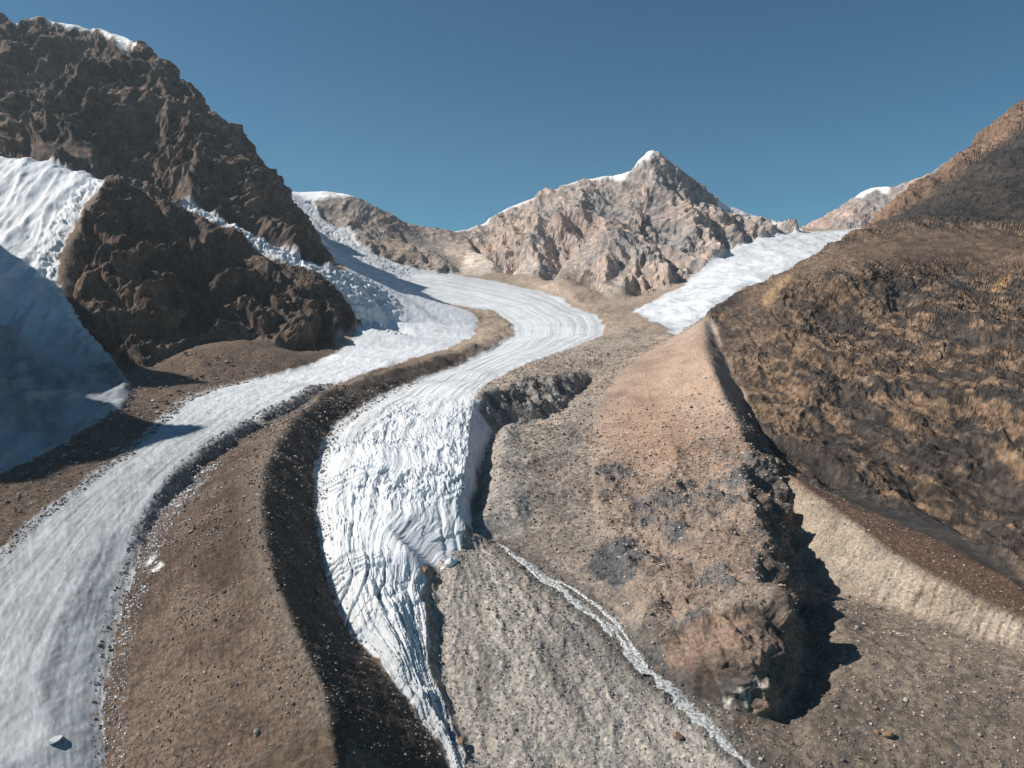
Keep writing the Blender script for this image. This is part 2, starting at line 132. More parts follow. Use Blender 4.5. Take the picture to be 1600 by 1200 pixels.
AREAS = {
  'left_mountain': [(-3800,1500),(-1244.2,1422),(-984.1,1404),(-905.3,1395),(-810.5,1377),(-732.1,1386),(-635.8,1399.5),(-573.8,1381.5),(-492,1354.5),(-439.1,1336.5),(-378.1,1327.5),(-341.2,1368),(-405.3,1650),(-445.4,1800),(-540.6,2010),(-624.5,2150),(-718.6,2400),(-815.8,2600),(-928.8,2800),(-1129.6,3000),(-1667.5,3100),(-3451.4,3500),(-8000,3500)],
  'far_ridge': [(-235.5,2400),(-342,2400),(-455.7,2440),(-532.8,2500),(-585.1,2640),(-703.2,2740),(-785.7,2890),(-967.3,3050),(-1111,3060),(-2317.4,5500),(-295.8,5500),(-187.2,3250),(-159.7,2900),(-165,2570),(-197.9,2410)],
  'summit_peak': [(-150,2590),(0,2500),(107.1,2400),(166.3,2330),(199.9,2240),(245.2,2110),(279,2010),(334.5,2020),(446.2,2080),(559.1,2200),(668.7,2350),(799.1,2500),(922.7,2600),(1097,2750),(1304.6,3150),(1416.5,3420),(2243.4,5500),(-295.8,5500),(-187.2,3250),(-159.7,2900),(-156.4,2580)],
  'far_right_peak': [(1378.7,3380),(1586.9,3340),(1694.3,3150),(1882.6,3000),(9000,3800),(9000,5500),(2243.4,5500)],
  'right_mountain': [(989.8,2050),(863.3,1800),(697.1,1440),(862.4,1480),(1075.8,1500),(1320.1,1550),(5000,1900),(5000,3100),(1788.5,2850),(1322.3,2500)],
  'right_hill': [(262.2,935),(248.2,820),(233.2,712.8),(216.3,614.6),(207.4,544.5),(206.6,510.1),(205.7,502.1),(210.1,485.4),(221.1,451.5),(235.1,422.8),(249.2,394.1),(258.2,363.8),(266.8,338.6),(274.4,306),(1000,400),(3000,1500),(1320.1,1550),(1075.8,1500),(862.4,1480),(697.1,1440),(544.6,1350),(392.2,1250),(289.9,1050),(261.5,958)],
  'side_ridge': [(-520,400),(-540,520),(-575,640),(-640,800),(-740,940),(-930,1120),(-1200,1330),(-3800,1590),(-3000,500),(-900,300)],
  'rock_hump': [(-758,1363.2),(-722.9,1414.5),(-684.5,1476),(-584.8,1435),(-497.3,1399.1),(-426.6,1368.4),(-358.1,1337.6),(-320.6,1317.1),(-292.1,1296.6),(-270.9,1265.9),(-270,1225),(-295.1,1170),(-304.9,1090),(-337.9,1070),(-392.8,1090),(-449.6,1085),(-480.7,1045.1),(-443.5,875.5),(-477.1,864.1),(-575.6,955),(-657,1050),(-711.5,1150),(-719.6,1230),(-736.7,1320)],
  'hanging_glacier': [(-1750,1560),(-1086.5,1550),(-1002.7,1545),(-899.4,1528),(-800.8,1480),(-782.3,1400),(-757.9,1280),(-737.4,1180),(-683.5,1080),(-595,980),(-482.6,866.9),(-417.1,772.8),(-407.3,755.6),(-344.3,619.8),(-317.3,495.3),(-312.8,425.4),(-309.2,371.8),(-560,600),(-650,800),(-750,940),(-940,1120),(-1210,1330)],
  'tributary_glacier': [(-686.1,1480),(-582.5,1430),(-494,1390),(-423.9,1360),(-356,1330),(-316.5,1310),(-289.4,1290),(-265.2,1260),(-262.8,1179.7),(-268.8,928.6),(-300.4,828.6),(-325.7,763.5),(-328.3,694.3),(-299,585.2),(-272.4,487),(-263.1,426.5),(-256.6,374.8),(-250,335.8),(-246,298.3),(-242.4,267.2),(-232.3,228.7),(-209.3,202.8),(-124.4,202.8),(-133,217.5),(-144.5,236.2),(-152,252),(-158.8,270.5),(-165.8,289.4),(-173.2,312.6),(-184.5,348.5),(-192.5,387.1),(-202.1,439.2),(-204.6,495.9),(-205.6,577.3),(-195.2,649.5),(-198.9,788.7),(-155.2,953.4),(-104.4,1157.1),(-73.3,1356.7),(-72.3,1546.2),(-103.3,1769.5),(-170.3,1900),(-193.2,1960),(-245.8,1830),(-294.8,1650),(-347.7,1500),(-413.1,1450),(-479.8,1460),(-537.8,1480),(-627.4,1510),(-695.2,1530)],
  'medial_moraine': [(-124.4,202.8),(-133,217.5),(-144.5,236.2),(-152,252),(-158.8,270.5),(-165.8,289.4),(-173.2,312.6),(-184.5,348.5),(-192.5,387.1),(-202.1,439.2),(-204.6,495.9),(-205.6,577.3),(-195.2,649.5),(-198.9,788.7),(-155.2,953.4),(-104.4,1157.1),(-73.3,1356.7),(-72.3,1546.2),(-103.3,1769.5),(-170.3,1900),(-193.2,1960),(-49.2,1830),(0,1595.1),(1.2,1370.1),(-30.5,1126.8),(-81.1,896.2),(-124.7,763.5),(-143,654.7),(-145.9,570.7),(-137.5,498.8),(-123.1,431.5),(-107.4,377.1),(-96,342),(-86.6,315.4),(-75.5,291.6),(-65.9,274.1),(-56.8,263.4),(-46.7,252),(-36.9,241.6),(-32.5,234.2),(-23.5,226.5),(-19.3,217.2),(-16,205.4)],
  'moraine_shade_side': [(-107.8,1850),(-31.8,1538.9),(-24.2,1280),(-94,946.7),(-147.2,793),(-173,680.8),(-163.4,543.6),(-147.2,437.2),(-131.7,369.1),(-114.6,318.4),(-102.4,288.2),(-92.2,265.3),(-81.2,247.2),(-71.8,230.7),(-64.7,220.2),(-59.1,212.7),(-55.9,205.4),(-50.9,192.1),(-42.7,165.1),(-16,205.4),(-19.3,217.2),(-23.5,226.5),(-32.5,234.2),(-36.9,241.6),(-46.7,252),(-56.8,263.4),(-65.9,274.1),(-75.5,291.6),(-86.6,315.4),(-96,342),(-107.4,377.1),(-123.1,431.5),(-137.5,498.8),(-145.9,570.7),(-143,654.7),(-124.7,763.5),(-81.1,896.2),(-30.5,1126.8),(1.2,1370.1),(0,1595.1),(-49.2,1830),(-193.2,1960)],
  'main_glacier': [(-193.2,1960),(-49.2,1830),(0,1595.1),(1.2,1370.1),(-30.5,1126.8),(-81.1,896.2),(-124.7,763.5),(-143,654.7),(-145.9,570.7),(-137.5,498.8),(-123.1,431.5),(-107.4,377.1),(-96,342),(-86.6,315.4),(-75.5,291.6),(-65.9,274.1),(-56.8,263.4),(-46.7,252),(-36.9,241.6),(-32.5,234.2),(-23.5,226.5),(-19.3,217.2),(-16,205.4),(-13.3,211.2),(-15.1,221.4),(-21.2,233.7),(-25.5,243.1),(-31,255.4),(-34,273.2),(-38.7,295.1),(-39.1,317.3),(-30.7,329.7),(-26.2,335.1),(-21.9,362.6),(-23.2,405.2),(-22.6,454),(-21,521),(-15.5,605.1),(-36.8,653.6),(-27.2,749.8),(-7.6,836.4),(35.2,974),(91.5,1126.8),(130.7,1250.1),(173.9,1370.1),(207.9,1595.1),(210.8,1740),(172.4,1830),(144,2010),(97,2170),(-42,2350),(-217.6,2440),(-235.5,2400),(-342,2400),(-455.7,2440),(-532.8,2500),(-585.1,2640),(-703.2,2740),(-785.7,2890),(-792.8,3000),(-967.3,3050),(-889.1,2800),(-686.7,2350),(-554.9,2080),(-451.8,1850),(-347.7,1500),(-294.8,1650),(-245.8,1830),(-193.2,1960)],
  'side_glacier': [(292.1,1760),(348.1,1850),(469.5,2020),(554.3,2180),(634.9,2300),(771.2,2480),(883.6,2620),(1117.1,2800),(1438.8,2980),(1539,3150),(1520.9,2900),(1507.9,2900),(1183.4,2400),(860.6,2000),(562.1,1650),(387.3,1350),(308.4,1370),(306.8,1420),(298.2,1580)],
  'lateral_moraine': [(173.6,462.6),(168.8,418.7),(162.9,390.3),(159.2,358.2),(169.7,341.4),(188,317.2),(200,294.5),(212,280.2),(228.1,261.1),(560,250),(274.4,306),(266.8,338.6),(258.2,363.8),(249.2,394.1),(235.1,422.8),(221.1,451.5),(210.1,485.4),(205.7,502.1),(206.6,510.1),(207.4,544.5)],
  'lateral_face': [(177.8,475.8),(183.1,431.8),(186.5,403.7),(193.1,351.7),(199.3,328.2),(208.4,308.8),(219.8,292.1),(235.2,270.4),(228.1,261.1),(212,280.2),(200,294.5),(188,317.2),(169.7,341.4),(159.2,358.2),(162.9,390.3),(168.8,418.7),(173.6,462.6)],
  'gravel_spur': [(262.2,935),(248.2,820),(233.2,712.8),(216.3,614.6),(207.4,544.5),(206.6,510.1),(183.5,484.5),(175.9,434.5),(166.2,397.2),(152.5,366),(135.8,326.3),(112.6,274.5),(101.3,273.2),(89.9,273.4),(67.5,275.7),(52.7,280.4),(51.6,315.4),(48.5,347.9),(47.3,393.1),(52.8,459.4),(64.3,562.4),(83.6,680.8),(112.4,775),(157.2,870),(239.4,1080)],
  'rock_knob': [(59.1,272.3),(67.5,275.7),(77.7,275.5),(89.9,273.4),(101.3,273.2),(112.6,274.5),(135.8,326.3),(132.2,301.8),(125.2,280),(115,260.3),(102,251.2),(94.1,246.2),(81.3,243),(72.6,245.4),(65,247.8),(58.3,250)],
  'cliff': [(-36,637.9),(-18.9,694.2),(-6.3,693.1),(21.2,779.4),(34.8,769.1),(58.9,813.1),(92.3,849.3),(93.6,846.3),(72.3,796.3),(54.8,734.2),(31.2,684),(13.1,652.4),(0,674),(-12.5,620.3)],
  'debris_fan': [(-21.4,354.5),(-7.2,350.5),(9.1,325.4),(23.1,307.7),(35.5,290.5),(44.2,275.3),(51.8,260.1),(61.5,248.3),(69.6,234.5),(77.3,219.8),(88.5,206.9),(74.8,190.2),(-15,190.8),(-14,223.5),(-17.9,234.3),(-23.1,247.3),(-28.2,261.3),(-31.1,280),(-35.2,303),(-35,323.6)],
  'c_tan': [(236.6,891.5),(204.8,873.9),(143.3,792),(89.4,678.2),(66.7,560.9),(70.7,481.2),(96.3,455.6),(128.2,465.7),(159.8,484.6),(178,558.1),(194.1,673.5),(213.2,777.2)],
  'c_tan_light': [(229.9,880.9),(174.1,803.1),(128.3,672.2),(140.4,593),(158.1,524.7),(162.3,485.6),(178,558.1),(194.1,673.5),(215.6,791.2)],
  'c_brown_patch': [(112.9,620.1),(80.6,550.9),(86.9,473.6),(114.9,446.2),(140.9,437.9),(155.5,485.1),(128.8,502.8),(127.2,581.3)],
  'c_slab_a': [(35.2,328.2),(47.1,349.7),(62.3,352.9),(63.3,331.4),(57.8,309.2),(49,307.9),(36.7,314.1)],
  'c_slab_b': [(70.5,412.9),(78.3,404),(75.1,377.2),(67.7,385.1)],
  'c_slab_c': [(66.2,275.5),(73.9,280.7),(80.2,276.9),(72.5,259.8),(66.5,260)],
  'c_slab_d': [(81.4,358.2),(91.2,357.8),(87.4,335.8),(80.4,339.1)],
  'c_slab_e': [(51.1,270.6),(59.7,262.6),(60.7,255.7),(52.2,262.4)],
  'c_slab_f': [(129.7,427.1),(156.9,449.3),(155.2,431.8),(123.6,394.1)],
  'c_knob_dark': [(74.9,250.2),(90.3,250.4),(105.9,257),(104.6,252.1),(81.2,243),(72.7,246)],
  'c_left_scree': [(-1095.6,1625.4),(-1006.5,1644.9),(-902,1609.3),(-901.6,1555.8),(-1017.3,1568.2)],
  'c_hill_top': [(336,988.6),(412.3,1028.7),(523.2,1082.2),(659.9,1146.5),(812.4,1145.4),(671.8,943.5),(602.9,967.2),(520.6,942.5),(454.8,963.4),(376.7,958.6),(308.9,905.8),(265,892.4)],
  'c_hill_grey_a': [(260.6,849.9),(332.3,904),(395.6,942.5),(431.7,949.1),(354.3,878.3),(290,803.9),(246.4,734.3),(207.2,580.7),(189.9,596)],
  'c_hill_dark_band': [(292.7,855.9),(382.2,929.5),(436.9,924),(382.8,872.2),(300.5,793.6),(265.2,771.8)],
  'c_ochre_a': [(570,856.7),(638,924),(611.8,881.8),(555.7,829.1)],
  'c_ochre_b': [(508.5,815.2),(528.8,839),(527.8,821.7),(509.5,799.1),(501.4,799.9)],
  'c_ochre_c': [(326.3,934.1),(387.2,993.5),(382,973),(320.3,904)],
  'c_hollow_shade': [(212.2,498.8),(237.4,485.6),(248.1,462.9),(272.9,453.8),(277.7,427.5),(271.6,383.2),(272.7,364.6),(239.2,318.5),(237.8,364.3),(225.9,406),(213,443.6)],
  'c_right_shade': [(965.6,1930),(1084.1,1950),(1229.9,2000),(1363.2,2050),(1490.2,2110),(1711.3,2190),(3000,2200),(3000,1500),(1075.8,1500),(862.4,1480),(769.5,1480)],
  'c_far_white': [(-166,2482.7),(-135.5,2769.7),(-93.5,2766.9),(-73.1,2563),(-88.3,2475.3)],
  'c_far_orange': [(-185.3,2778),(-169.6,2940),(-123.4,2896.5),(-135.5,2769.7)],
  'c_far_pink': [(-107.5,3032),(0,3114.5),(93.6,3029),(52.6,2972.3),(-50,2814.1)],
  'c_far_scree_a': [(-487.8,2617.1),(-428.7,2683),(-337.3,2527.6),(-353.8,2485.2),(-454,2555.4)],
  'c_peak_scree_a': [(125.9,2433.8),(178.1,2502.6),(238.1,2552.8),(317.3,2593.8),(304,2480.3),(251.7,2395.4),(188.6,2350.6)],
  'c_peak_scree_c': [(-22.4,2517.5),(18.4,2580.9),(42.4,2651.1),(73.1,2565.5),(109.8,2463.1),(98.9,2409.8),(0,2472.9)],
  'c_peak_scree_b': [(258.4,2094.5),(327.3,2225.5),(387.5,2292.9),(363.3,2190.4),(306,2035)],
  'c_peak_mound': [(127.6,2383.5),(172.2,2414.6),(252.7,2267.9),(206,2196.9),(250.9,2077.9),(191.2,2138.7)],
  'c_debris_pale': [(0,2455.7),(125.1,2334.3),(181.9,2032.9),(225.2,1860.8),(175.4,1862.6),(130.7,2086.2),(0,2355.3)],
  'c_grey_debris': [(29.6,539),(61.6,676.8),(104.9,826.6),(102.5,753.6),(71,623.2),(44.4,484.1),(20.8,452.9)],
  'c_buttress': [(-20.9,346.3),(-23,401.2),(-17.7,551.5),(-3,664.2),(7.3,528.9),(11.8,399.6),(8.3,359.3),(-6.6,353.9)],
  'c_hump_ledge': [(-749.3,1206.1),(-687.4,1173),(-631.3,1183.6),(-638.2,1156.8),(-700.1,1140.8)],
  'c_strip_bands': [(-207.4,816.8),(-206.4,630.1),(-211.2,537.9),(-207.7,472.2),(-202.5,408.8),(-197.4,367.9),(-187.5,336.1),(-183.2,347.3),(-191.1,384.4),(-199.1,432.7),(-201.5,488.5),(-201.7,566.5),(-166.4,553.7),(-197.4,782.6)],
  'c_fan_rust': [(-9.7,347.7),(0,328.2),(14.1,301),(21.8,290.4),(18.9,287.8),(5.8,310.1),(-4.6,326.2),(-11.1,341.8)],
  's_dome': [(-970.4,3060),(-933.1,2940),(-792.4,2900),(-733.8,2920),(-622.2,2940),(-634.6,2975)],
  's_col': [(-187.7,3260),(-115.4,3260),(0,3210),(105.9,3160),(103.4,3085),(0,3120),(-112.3,3170),(-223.4,3150),(-280.1,3160),(-285.4,3220)],
  's_crest': [(201.3,3050),(303.3,3000),(471.1,2900),(455.8,2835),(418.6,2800),(399.9,2880),(296.9,2935),(209.9,2980)],
  's_summit': [(467.8,2880),(496.2,2830),(524.5,2800),(561.8,2790),(525.4,2725),(499.5,2710),(468.8,2780)],
  's_right_crest': [(813.9,2900),(927.4,3000),(1041.5,3100),(1171.3,3150),(1298.7,3200),(1130,2820),(1052.1,2860),(955.5,2840),(857.6,2770),(786.7,2740)],
  's_far_right': [(1758,3760),(1859.9,3760),(1937.7,3700),(1874.9,3620),(1795.5,3640),(1758.2,3660),(1725.9,3690)],
  's_left_gully': [(-996.1,2000),(-1021.5,1990),(-1070.9,1960),(-1096.1,2040),(-1071.6,2090),(-1048.1,2080)],
  's_left_crest': [(-1619.7,2360),(-1496.1,2340),(-1274,2280),(-1092.4,2150),(-1074.7,2080),(-1227,2195),(-1366.7,2240),(-1568.8,2285)],
  's_patch_a': [(-171.1,319.3),(-168.6,323.3),(-166,319.8),(-167.6,314.2)],
  's_patch_b': [(-163.1,308.5),(-159.9,311.5),(-156.8,308),(-159.6,305.1)],
  'c_vein': [(76.9,246),(84.8,247.7),(93,249.9),(93.4,249.7),(85.7,247.2),(77.2,245.2)],
  'c_cliff_streak': [(36.7,764.1),(39.7,768),(48.3,738),(45.3,731.4)],
  'c_far_gully': [(-425.6,2822.5),(-264.6,2984.2),(-132.3,2864.9),(-151.3,2742.3),(-166.7,2492.6),(-262.3,2680.3),(-348.2,2800.2)],
  'c_far_cone': [(-200.3,2441.1),(-176.7,2758.7),(-146,2833.8),(-94.8,2808.5),(-52,2653.8),(-49.5,2525.1),(-120,2446)],
}

# ---------------------------------------------------------------- base relief from surveyed lines
U0, U1, DU = -2.4, 1.9, 0.0022
V0, V1, DV = math.log(105.0), math.log(5600.0), 0.0036
NU, NV = int((U1-U0)/DU)+1, int((V1-V0)/DV)+1

def dens(line, step=0.012):
    """resample a 3D line evenly (in distance relative to range)"""
    out = []
    for a, b in zip(line[:-1], line[1:]):
        ua, va, ub, vb = a[0]/a[1], math.log(a[1]), b[0]/b[1], math.log(b[1])
        n = max(1, int(math.hypot(ua-ub, va-vb)/step))
        for i in range(n):
            t = i/n
            out.append(tuple(a[k]+(b[k]-a[k])*t for k in range(3)))
    out.append(tuple(line[-1]))
    return out

def blur(a, r, n=2):
    for _ in range(n):
        for ax in (0, 1):
            p = np.pad(a, [(r+1, r) if k == ax else (0, 0) for k in (0, 1)], mode='edge')
            c = np.cumsum(p, axis=ax, dtype=np.float64)
            if ax == 0: a = (c[2*r+1:]-c[:-2*r-1])/(2*r+1)
            else: a = (c[:, 2*r+1:]-c[:, :-2*r-1])/(2*r+1)
    return a

def make_relief(lines):
    pts, seen = [], {}
    for ln in lines:
        for p in (dens(ln) if len(ln) > 1 else ln):
            key = (round(p[0]/p[1]/0.003), round(math.log(p[1])/0.003))
            if key not in seen:
                seen[key] = 1; pts.append(p)
    P = np.array(pts)
    uv = np.stack([P[:, 0]/P[:, 1], np.log(P[:, 1])], 1)
    vs, es, fs, ov, oe, of = delaunay_2d_cdt([Vector(p) for p in uv.tolist()], [], [], 0, 1e-7)
    vs = np.array([tuple(v) for v in vs]); Z = np.array([P[o[0], 2] for o in ov])
    G = np.full((NV, NU), np.nan)
    for f in fs:
        a, b, c = vs[f[0]], vs[f[1]], vs[f[2]]
        i0 = max(0, int((min(a[0], b[0], c[0])-U0)/DU)); i1 = min(NU-1, int((max(a[0], b[0], c[0])-U0)/DU)+1)
        j0 = max(0, int((min(a[1], b[1], c[1])-V0)/DV)); j1 = min(NV-1, int((max(a[1], b[1], c[1])-V0)/DV)+1)
        if i1 < i0 or j1 < j0: continue
        uu = U0+DU*np.arange(i0, i1+1)[None, :]; vv = V0+DV*np.arange(j0, j1+1)[:, None]
        d = (b[1]-c[1])*(a[0]-c[0])+(c[0]-b[0])*(a[1]-c[1])
        if abs(d) < 1e-14: continue
        l0 = ((b[1]-c[1])*(uu-c[0])+(c[0]-b[0])*(vv-c[1]))/d
        l1 = ((c[1]-a[1])*(uu-c[0])+(a[0]-c[0])*(vv-c[1]))/d
        l2 = 1-l0-l1
        m = (l0 >= -1e-6) & (l1 >= -1e-6) & (l2 >= -1e-6)
        z = l0*Z[f[0]]+l1*Z[f[1]]+l2*Z[f[2]]
        sub = G[j0:j1+1, i0:i1+1]; sub[m] = z[m]
    return blur(np.where(np.isnan(G), 0.0, G), 2)

def sample(G, u, v):
    x = np.clip((u-U0)/DU, 0, NU-1.001); y = np.clip((v-V0)/DV, 0, NV-1.001)
    i = x.astype(np.int32); j = y.astype(np.int32); fx = x-i; fy = y-j
    return (G[j, i]*(1-fx)+G[j, i+1]*fx)*(1-fy)+(G[j+1, i]*(1-fx)+G[j+1, i+1]*fx)*fy

# ---------------------------------------------------------------- noise
_rs = np.random.RandomState(7)
_perm = np.tile(_rs.permutation(256), 2).astype(np.int32)
_g = _rs.normal(size=(256, 3)); _g = (_g/np.linalg.norm(_g, axis=1)[:, None]).astype(np.float32)
_gx, _gy, _gz = _g[:, 0].copy(), _g[:, 1].copy(), _g[:, 2].copy()
def pn(x, y, z, s=0):
    x = x+s*17.31; y = y+s*9.17; z = z+s*23.7
    fx, fy, fz = np.floor(x), np.floor(y), np.floor(z)
    X, Y, Z = fx.astype(np.int32) & 255, fy.astype(np.int32) & 255, fz.astype(np.int32) & 255
    x = (x-fx).astype(np.float32); y = (y-fy).astype(np.float32); z = (z-fz).astype(np.float32)
    w = x*x*x*(x*(x*6-15)+10); h = y*y*y*(y*(y*6-15)+10); d = z*z*z*(z*(z*6-15)+10)
    A = _perm[X]+Y; B = _perm[X+1]+Y
    def g(i, a, b, c): return _gx[i]*a+_gy[i]*b+_gz[i]*c
    A0, A1, B0, B1 = _perm[A & 255]+Z, _perm[(A+1) & 255]+Z, _perm[B & 255]+Z, _perm[(B+1) & 255]+Z
    p = lambda k: _perm[k & 255]
    x1, y1, z1 = x-1, y-1, z-1
    a = g(p(A0), x, y, z); a += w*(g(p(B0), x1, y, z)-a)
    b = g(p(A1), x, y1, z); b += w*(g(p(B1), x1, y1, z)-b)
    a += h*(b-a)
    c = g(p(A0+1), x, y, z1); c += w*(g(p(B0+1), x1, y, z1)-c)
    e = g(p(A1+1), x, y1, z1); e += w*(g(p(B1+1), x1, y1, z1)-e)
    c += h*(e-c)
    return (a+d*(c-a))*1.6
def fbm(x, y, z, lam, n, gain=0.5, s=0):
    r = np.zeros(len(x), np.float32); a = 1.0; f = 1.0/lam
    for k in range(n):
        r += a*pn(x*f, y*f, z*f, s+k); a *= gain; f *= 2.07
    return r
def crag(x, y, z, lam, n, gain=0.5, s=0):
    """sharp arêtes: ridged noise, each octave weighted by the one above; about -1..1"""
    r = np.zeros(len(x), np.float32); a = 1.0; f = 1.0/lam; w = 1.0; t = 0
    for k in range(n):
        q = 1-np.abs(pn(x*f, y*f, z*f, s+k))*1.5
        r += a*q*w; w = np.clip(q*1.3, 0.25, 1); t += a; a *= gain; f *= 2.11
    return r/t*2-0.9
def cells(x, y, s=0):
    """2D cells: distance to the nearest seed, gap to the second, random value of the nearest"""
    fx, fy = np.floor(x), np.floor(y)
    d1 = np.full(len(x), 9., np.float32); d2 = d1.copy(); rv = np.zeros(len(x), np.float32)
    for i in (-1, 0, 1):
        for j in (-1, 0, 1):
            cx, cy = (fx+i).astype(np.int32), (fy+j).astype(np.int32)
            h = _perm[(_perm[(cx+s) & 255]+cy) & 255]
            h2 = _perm[(h+91) & 255]
            d = np.hypot(fx+i+h/256.-x, fy+j+h2/256.-y)
            n = d < d1
            d2 = np.where(n, d1, np.minimum(d2, d)); rv = np.where(n, _perm[(h2+37) & 255]/255., rv); d1 = np.where(n, d, d1)
    return d1, d2-d1, rv
def blocks(x, y, s=0):
    """fractured rock: every cell a tilted facet at its own height; about -.5..5"""
    fx, fy = np.floor(x), np.floor(y)
    d1 = np.full(len(x), 9., np.float32); r = np.zeros(len(x), np.float32)
    for i in (-1, 0, 1):
        for j in (-1, 0, 1):
            cx, cy = (fx+i).astype(np.int32), (fy+j).astype(np.int32)
            h = _perm[(_perm[(cx+s) & 255]+cy) & 255]; h2 = _perm[(h+91) & 255]
            ax, ay = x-(fx+i+h/256.), y-(fy+j+h2/256.)
            d = np.abs(ax)+np.abs(ay)*.8+.35*np.hypot(ax, ay); n = d < d1
            t = .6*(_perm[(h2+37) & 255]/255.-.5)+ax*(_perm[(h+13) & 255]/128.-1)*.9+ay*(_perm[(h2+71) & 255]/128.-1)*.9
            r = np.where(n, t, r); d1 = np.where(n, d, d1)
    return r
def sstep(a, b, x):
    t = np.clip((x-a)/(b-a), 0, 1); return t*t*(3-2*t)

# ---------------------------------------------------------------- mesh grid over the relief: finer where the ground is near or steep
G = make_relief(list(LINES.values())+[[p] for s in SPOTS.values() for p in s])
du = 0.00158
cols = np.concatenate([np.linspace(U0+0.05, -0.86, 90)[:-1], np.arange(-0.86, 0.86, du), np.linspace(0.86, U1-0.05, 40)])
NR, NCOL = 1010, len(cols)
vv = np.linspace(math.log(118), math.log(5400), 1500)
zz = sample(G, np.repeat(cols[None, :], 1500, 0), np.repeat(vv[:, None], NCOL, 1))
yy = np.exp(vv)[:, None]
el = (zz-150)/yy
top = np.maximum.accumulate(np.vstack([np.full((1, NCOL), -9.), el[:-1]]), 0)
vis = (el >= top-0.004).astype(float)
de = np.abs(np.diff(el, axis=0)); dd = np.hypot(np.diff(np.exp(vv))[:, None], np.diff(zz, axis=0))/yy[:-1]
ds = de*vis[:-1]+0.07*dd+0.0002
ds = blur(ds, 7)
cs = np.vstack([np.zeros((1, NCOL)), np.cumsum(ds, 0)]); cs /= cs[-1:]
V = np.empty((NR, NCOL)); q = np.linspace(0, 1, NR)
for i in range(NCOL): V[:, i] = np.interp(q, cs[:, i], vv)
U = np.repeat(cols[None, :], NR, 0)
Y = np.exp(V); X = U*Y; Z = sample(G, U, V)
del zz, el, top, vis, de, dd, ds, cs

# ---------------------------------------------------------------- areas
def inside(poly, u, v):
    """even-odd test in range-normalised plan coordinates"""
    p = np.array([(a[0]/a[1], math.log(a[1])) for a in poly])
    r = np.zeros(u.shape, bool)
    bb = (u > p[:, 0].min()) & (u < p[:, 0].max()) & (v > p[:, 1].min()) & (v < p[:, 1].max())
    uu, ww = u[bb], v[bb]; c = np.zeros(len(uu), bool)
    x0, y0 = p[-1]
    for x1, y1 in p:
        if y0 != y1:
            k = ((y0 > ww) != (y1 > ww)) & (uu < (x1-x0)*(ww-y0)/(y1-y0)+x0); c ^= k
        x0, y0 = x1, y1
    r[bb] = c
    return r
def edge_dist(line, u, v):
    """distance to a line in units of range, and the running length along it"""
    p = np.array([(a[0]/a[1], math.log(a[1])) for a in line])
    best = np.full(u.shape, 9., np.float32); run = np.zeros(u.shape, np.float32); t0 = 0.
    for a, b in zip(p[:-1], p[1:]):
        d = b-a; l = math.hypot(*d)
        if l < 1e-9: continue
        t = np.clip(((u-a[0])*d[0]+(v-a[1])*d[1])/l/l, 0, 1)
        q = np.hypot(u-a[0]-t*d[0], v-a[1]-t*d[1])
        k = q < best
        best[k] = q[k]; run[k] = (t0+t*l)[k]; t0 += l
    return best, run
shp = U.shape
xf, yf, zf_ = X.ravel(), Y.ravel(), Z.ravel()
# ragged outlines: look the areas up at slightly wandering positions
wob = fbm(U.ravel()*60, V.ravel()*60, zf_*0, 1.0, 3, .6, 40).reshape(shp); wob2 = fbm(U.ravel()*60, V.ravel()*60, zf_*0, 1.0, 3, .6, 50).reshape(shp)
wob3 = fbm(U.ravel()*16, V.ravel()*16, zf_*0, 1.0, 2, .6, 42).reshape(shp); wob4 = fbm(U.ravel()*16, V.ravel()*16, zf_*0, 1.0, 2, .6, 52).reshape(shp)
UW, VW = U+wob*0.0034+wob3*.0045, V+wob2*0.0034+wob4*.0045
ORDER = ['valley_ground', 'far_ridge', 'summit_peak', 'far_right_peak', 'right_mountain', 'left_mountain', 'side_ridge', 'right_hill', 'gravel_spur',
         'lateral_moraine', 'rock_knob', 'debris_fan', 'rock_hump', 'hanging_glacier', 'side_glacier', 'tributary_glacier', 'main_glacier', 'medial_moraine']
ID = np.zeros(shp, np.int8)
for k, n in enumerate(ORDER):
    if k: ID[inside(AREAS[n], UW, VW)] = k
def is_(*n): return np.isin(ID, [ORDER.index(k) for k in n])
def soft(mask, r): return blur(mask.astype(float), r)
def area(n, r=3, w=1.0):
    """soft mask of a colour area with a ragged edge"""
    m = blur(inside(AREAS[n], U+wob*0.004*w, V+wob2*0.004*w).astype(float), r, 1)
    return m.ravel()

# surface normals of the bare relief
def normals(X, Y, Z):
    P = np.stack([X, Y, Z], -1)
    a = np.gradient(P, axis=1); b = np.gradient(P, axis=0)
    n = np.cross(a, b); n /= np.linalg.norm(n, axis=-1, keepdims=True)+1e-12
    return n
N = normals(X, Y, blur(Z, 2, 1))

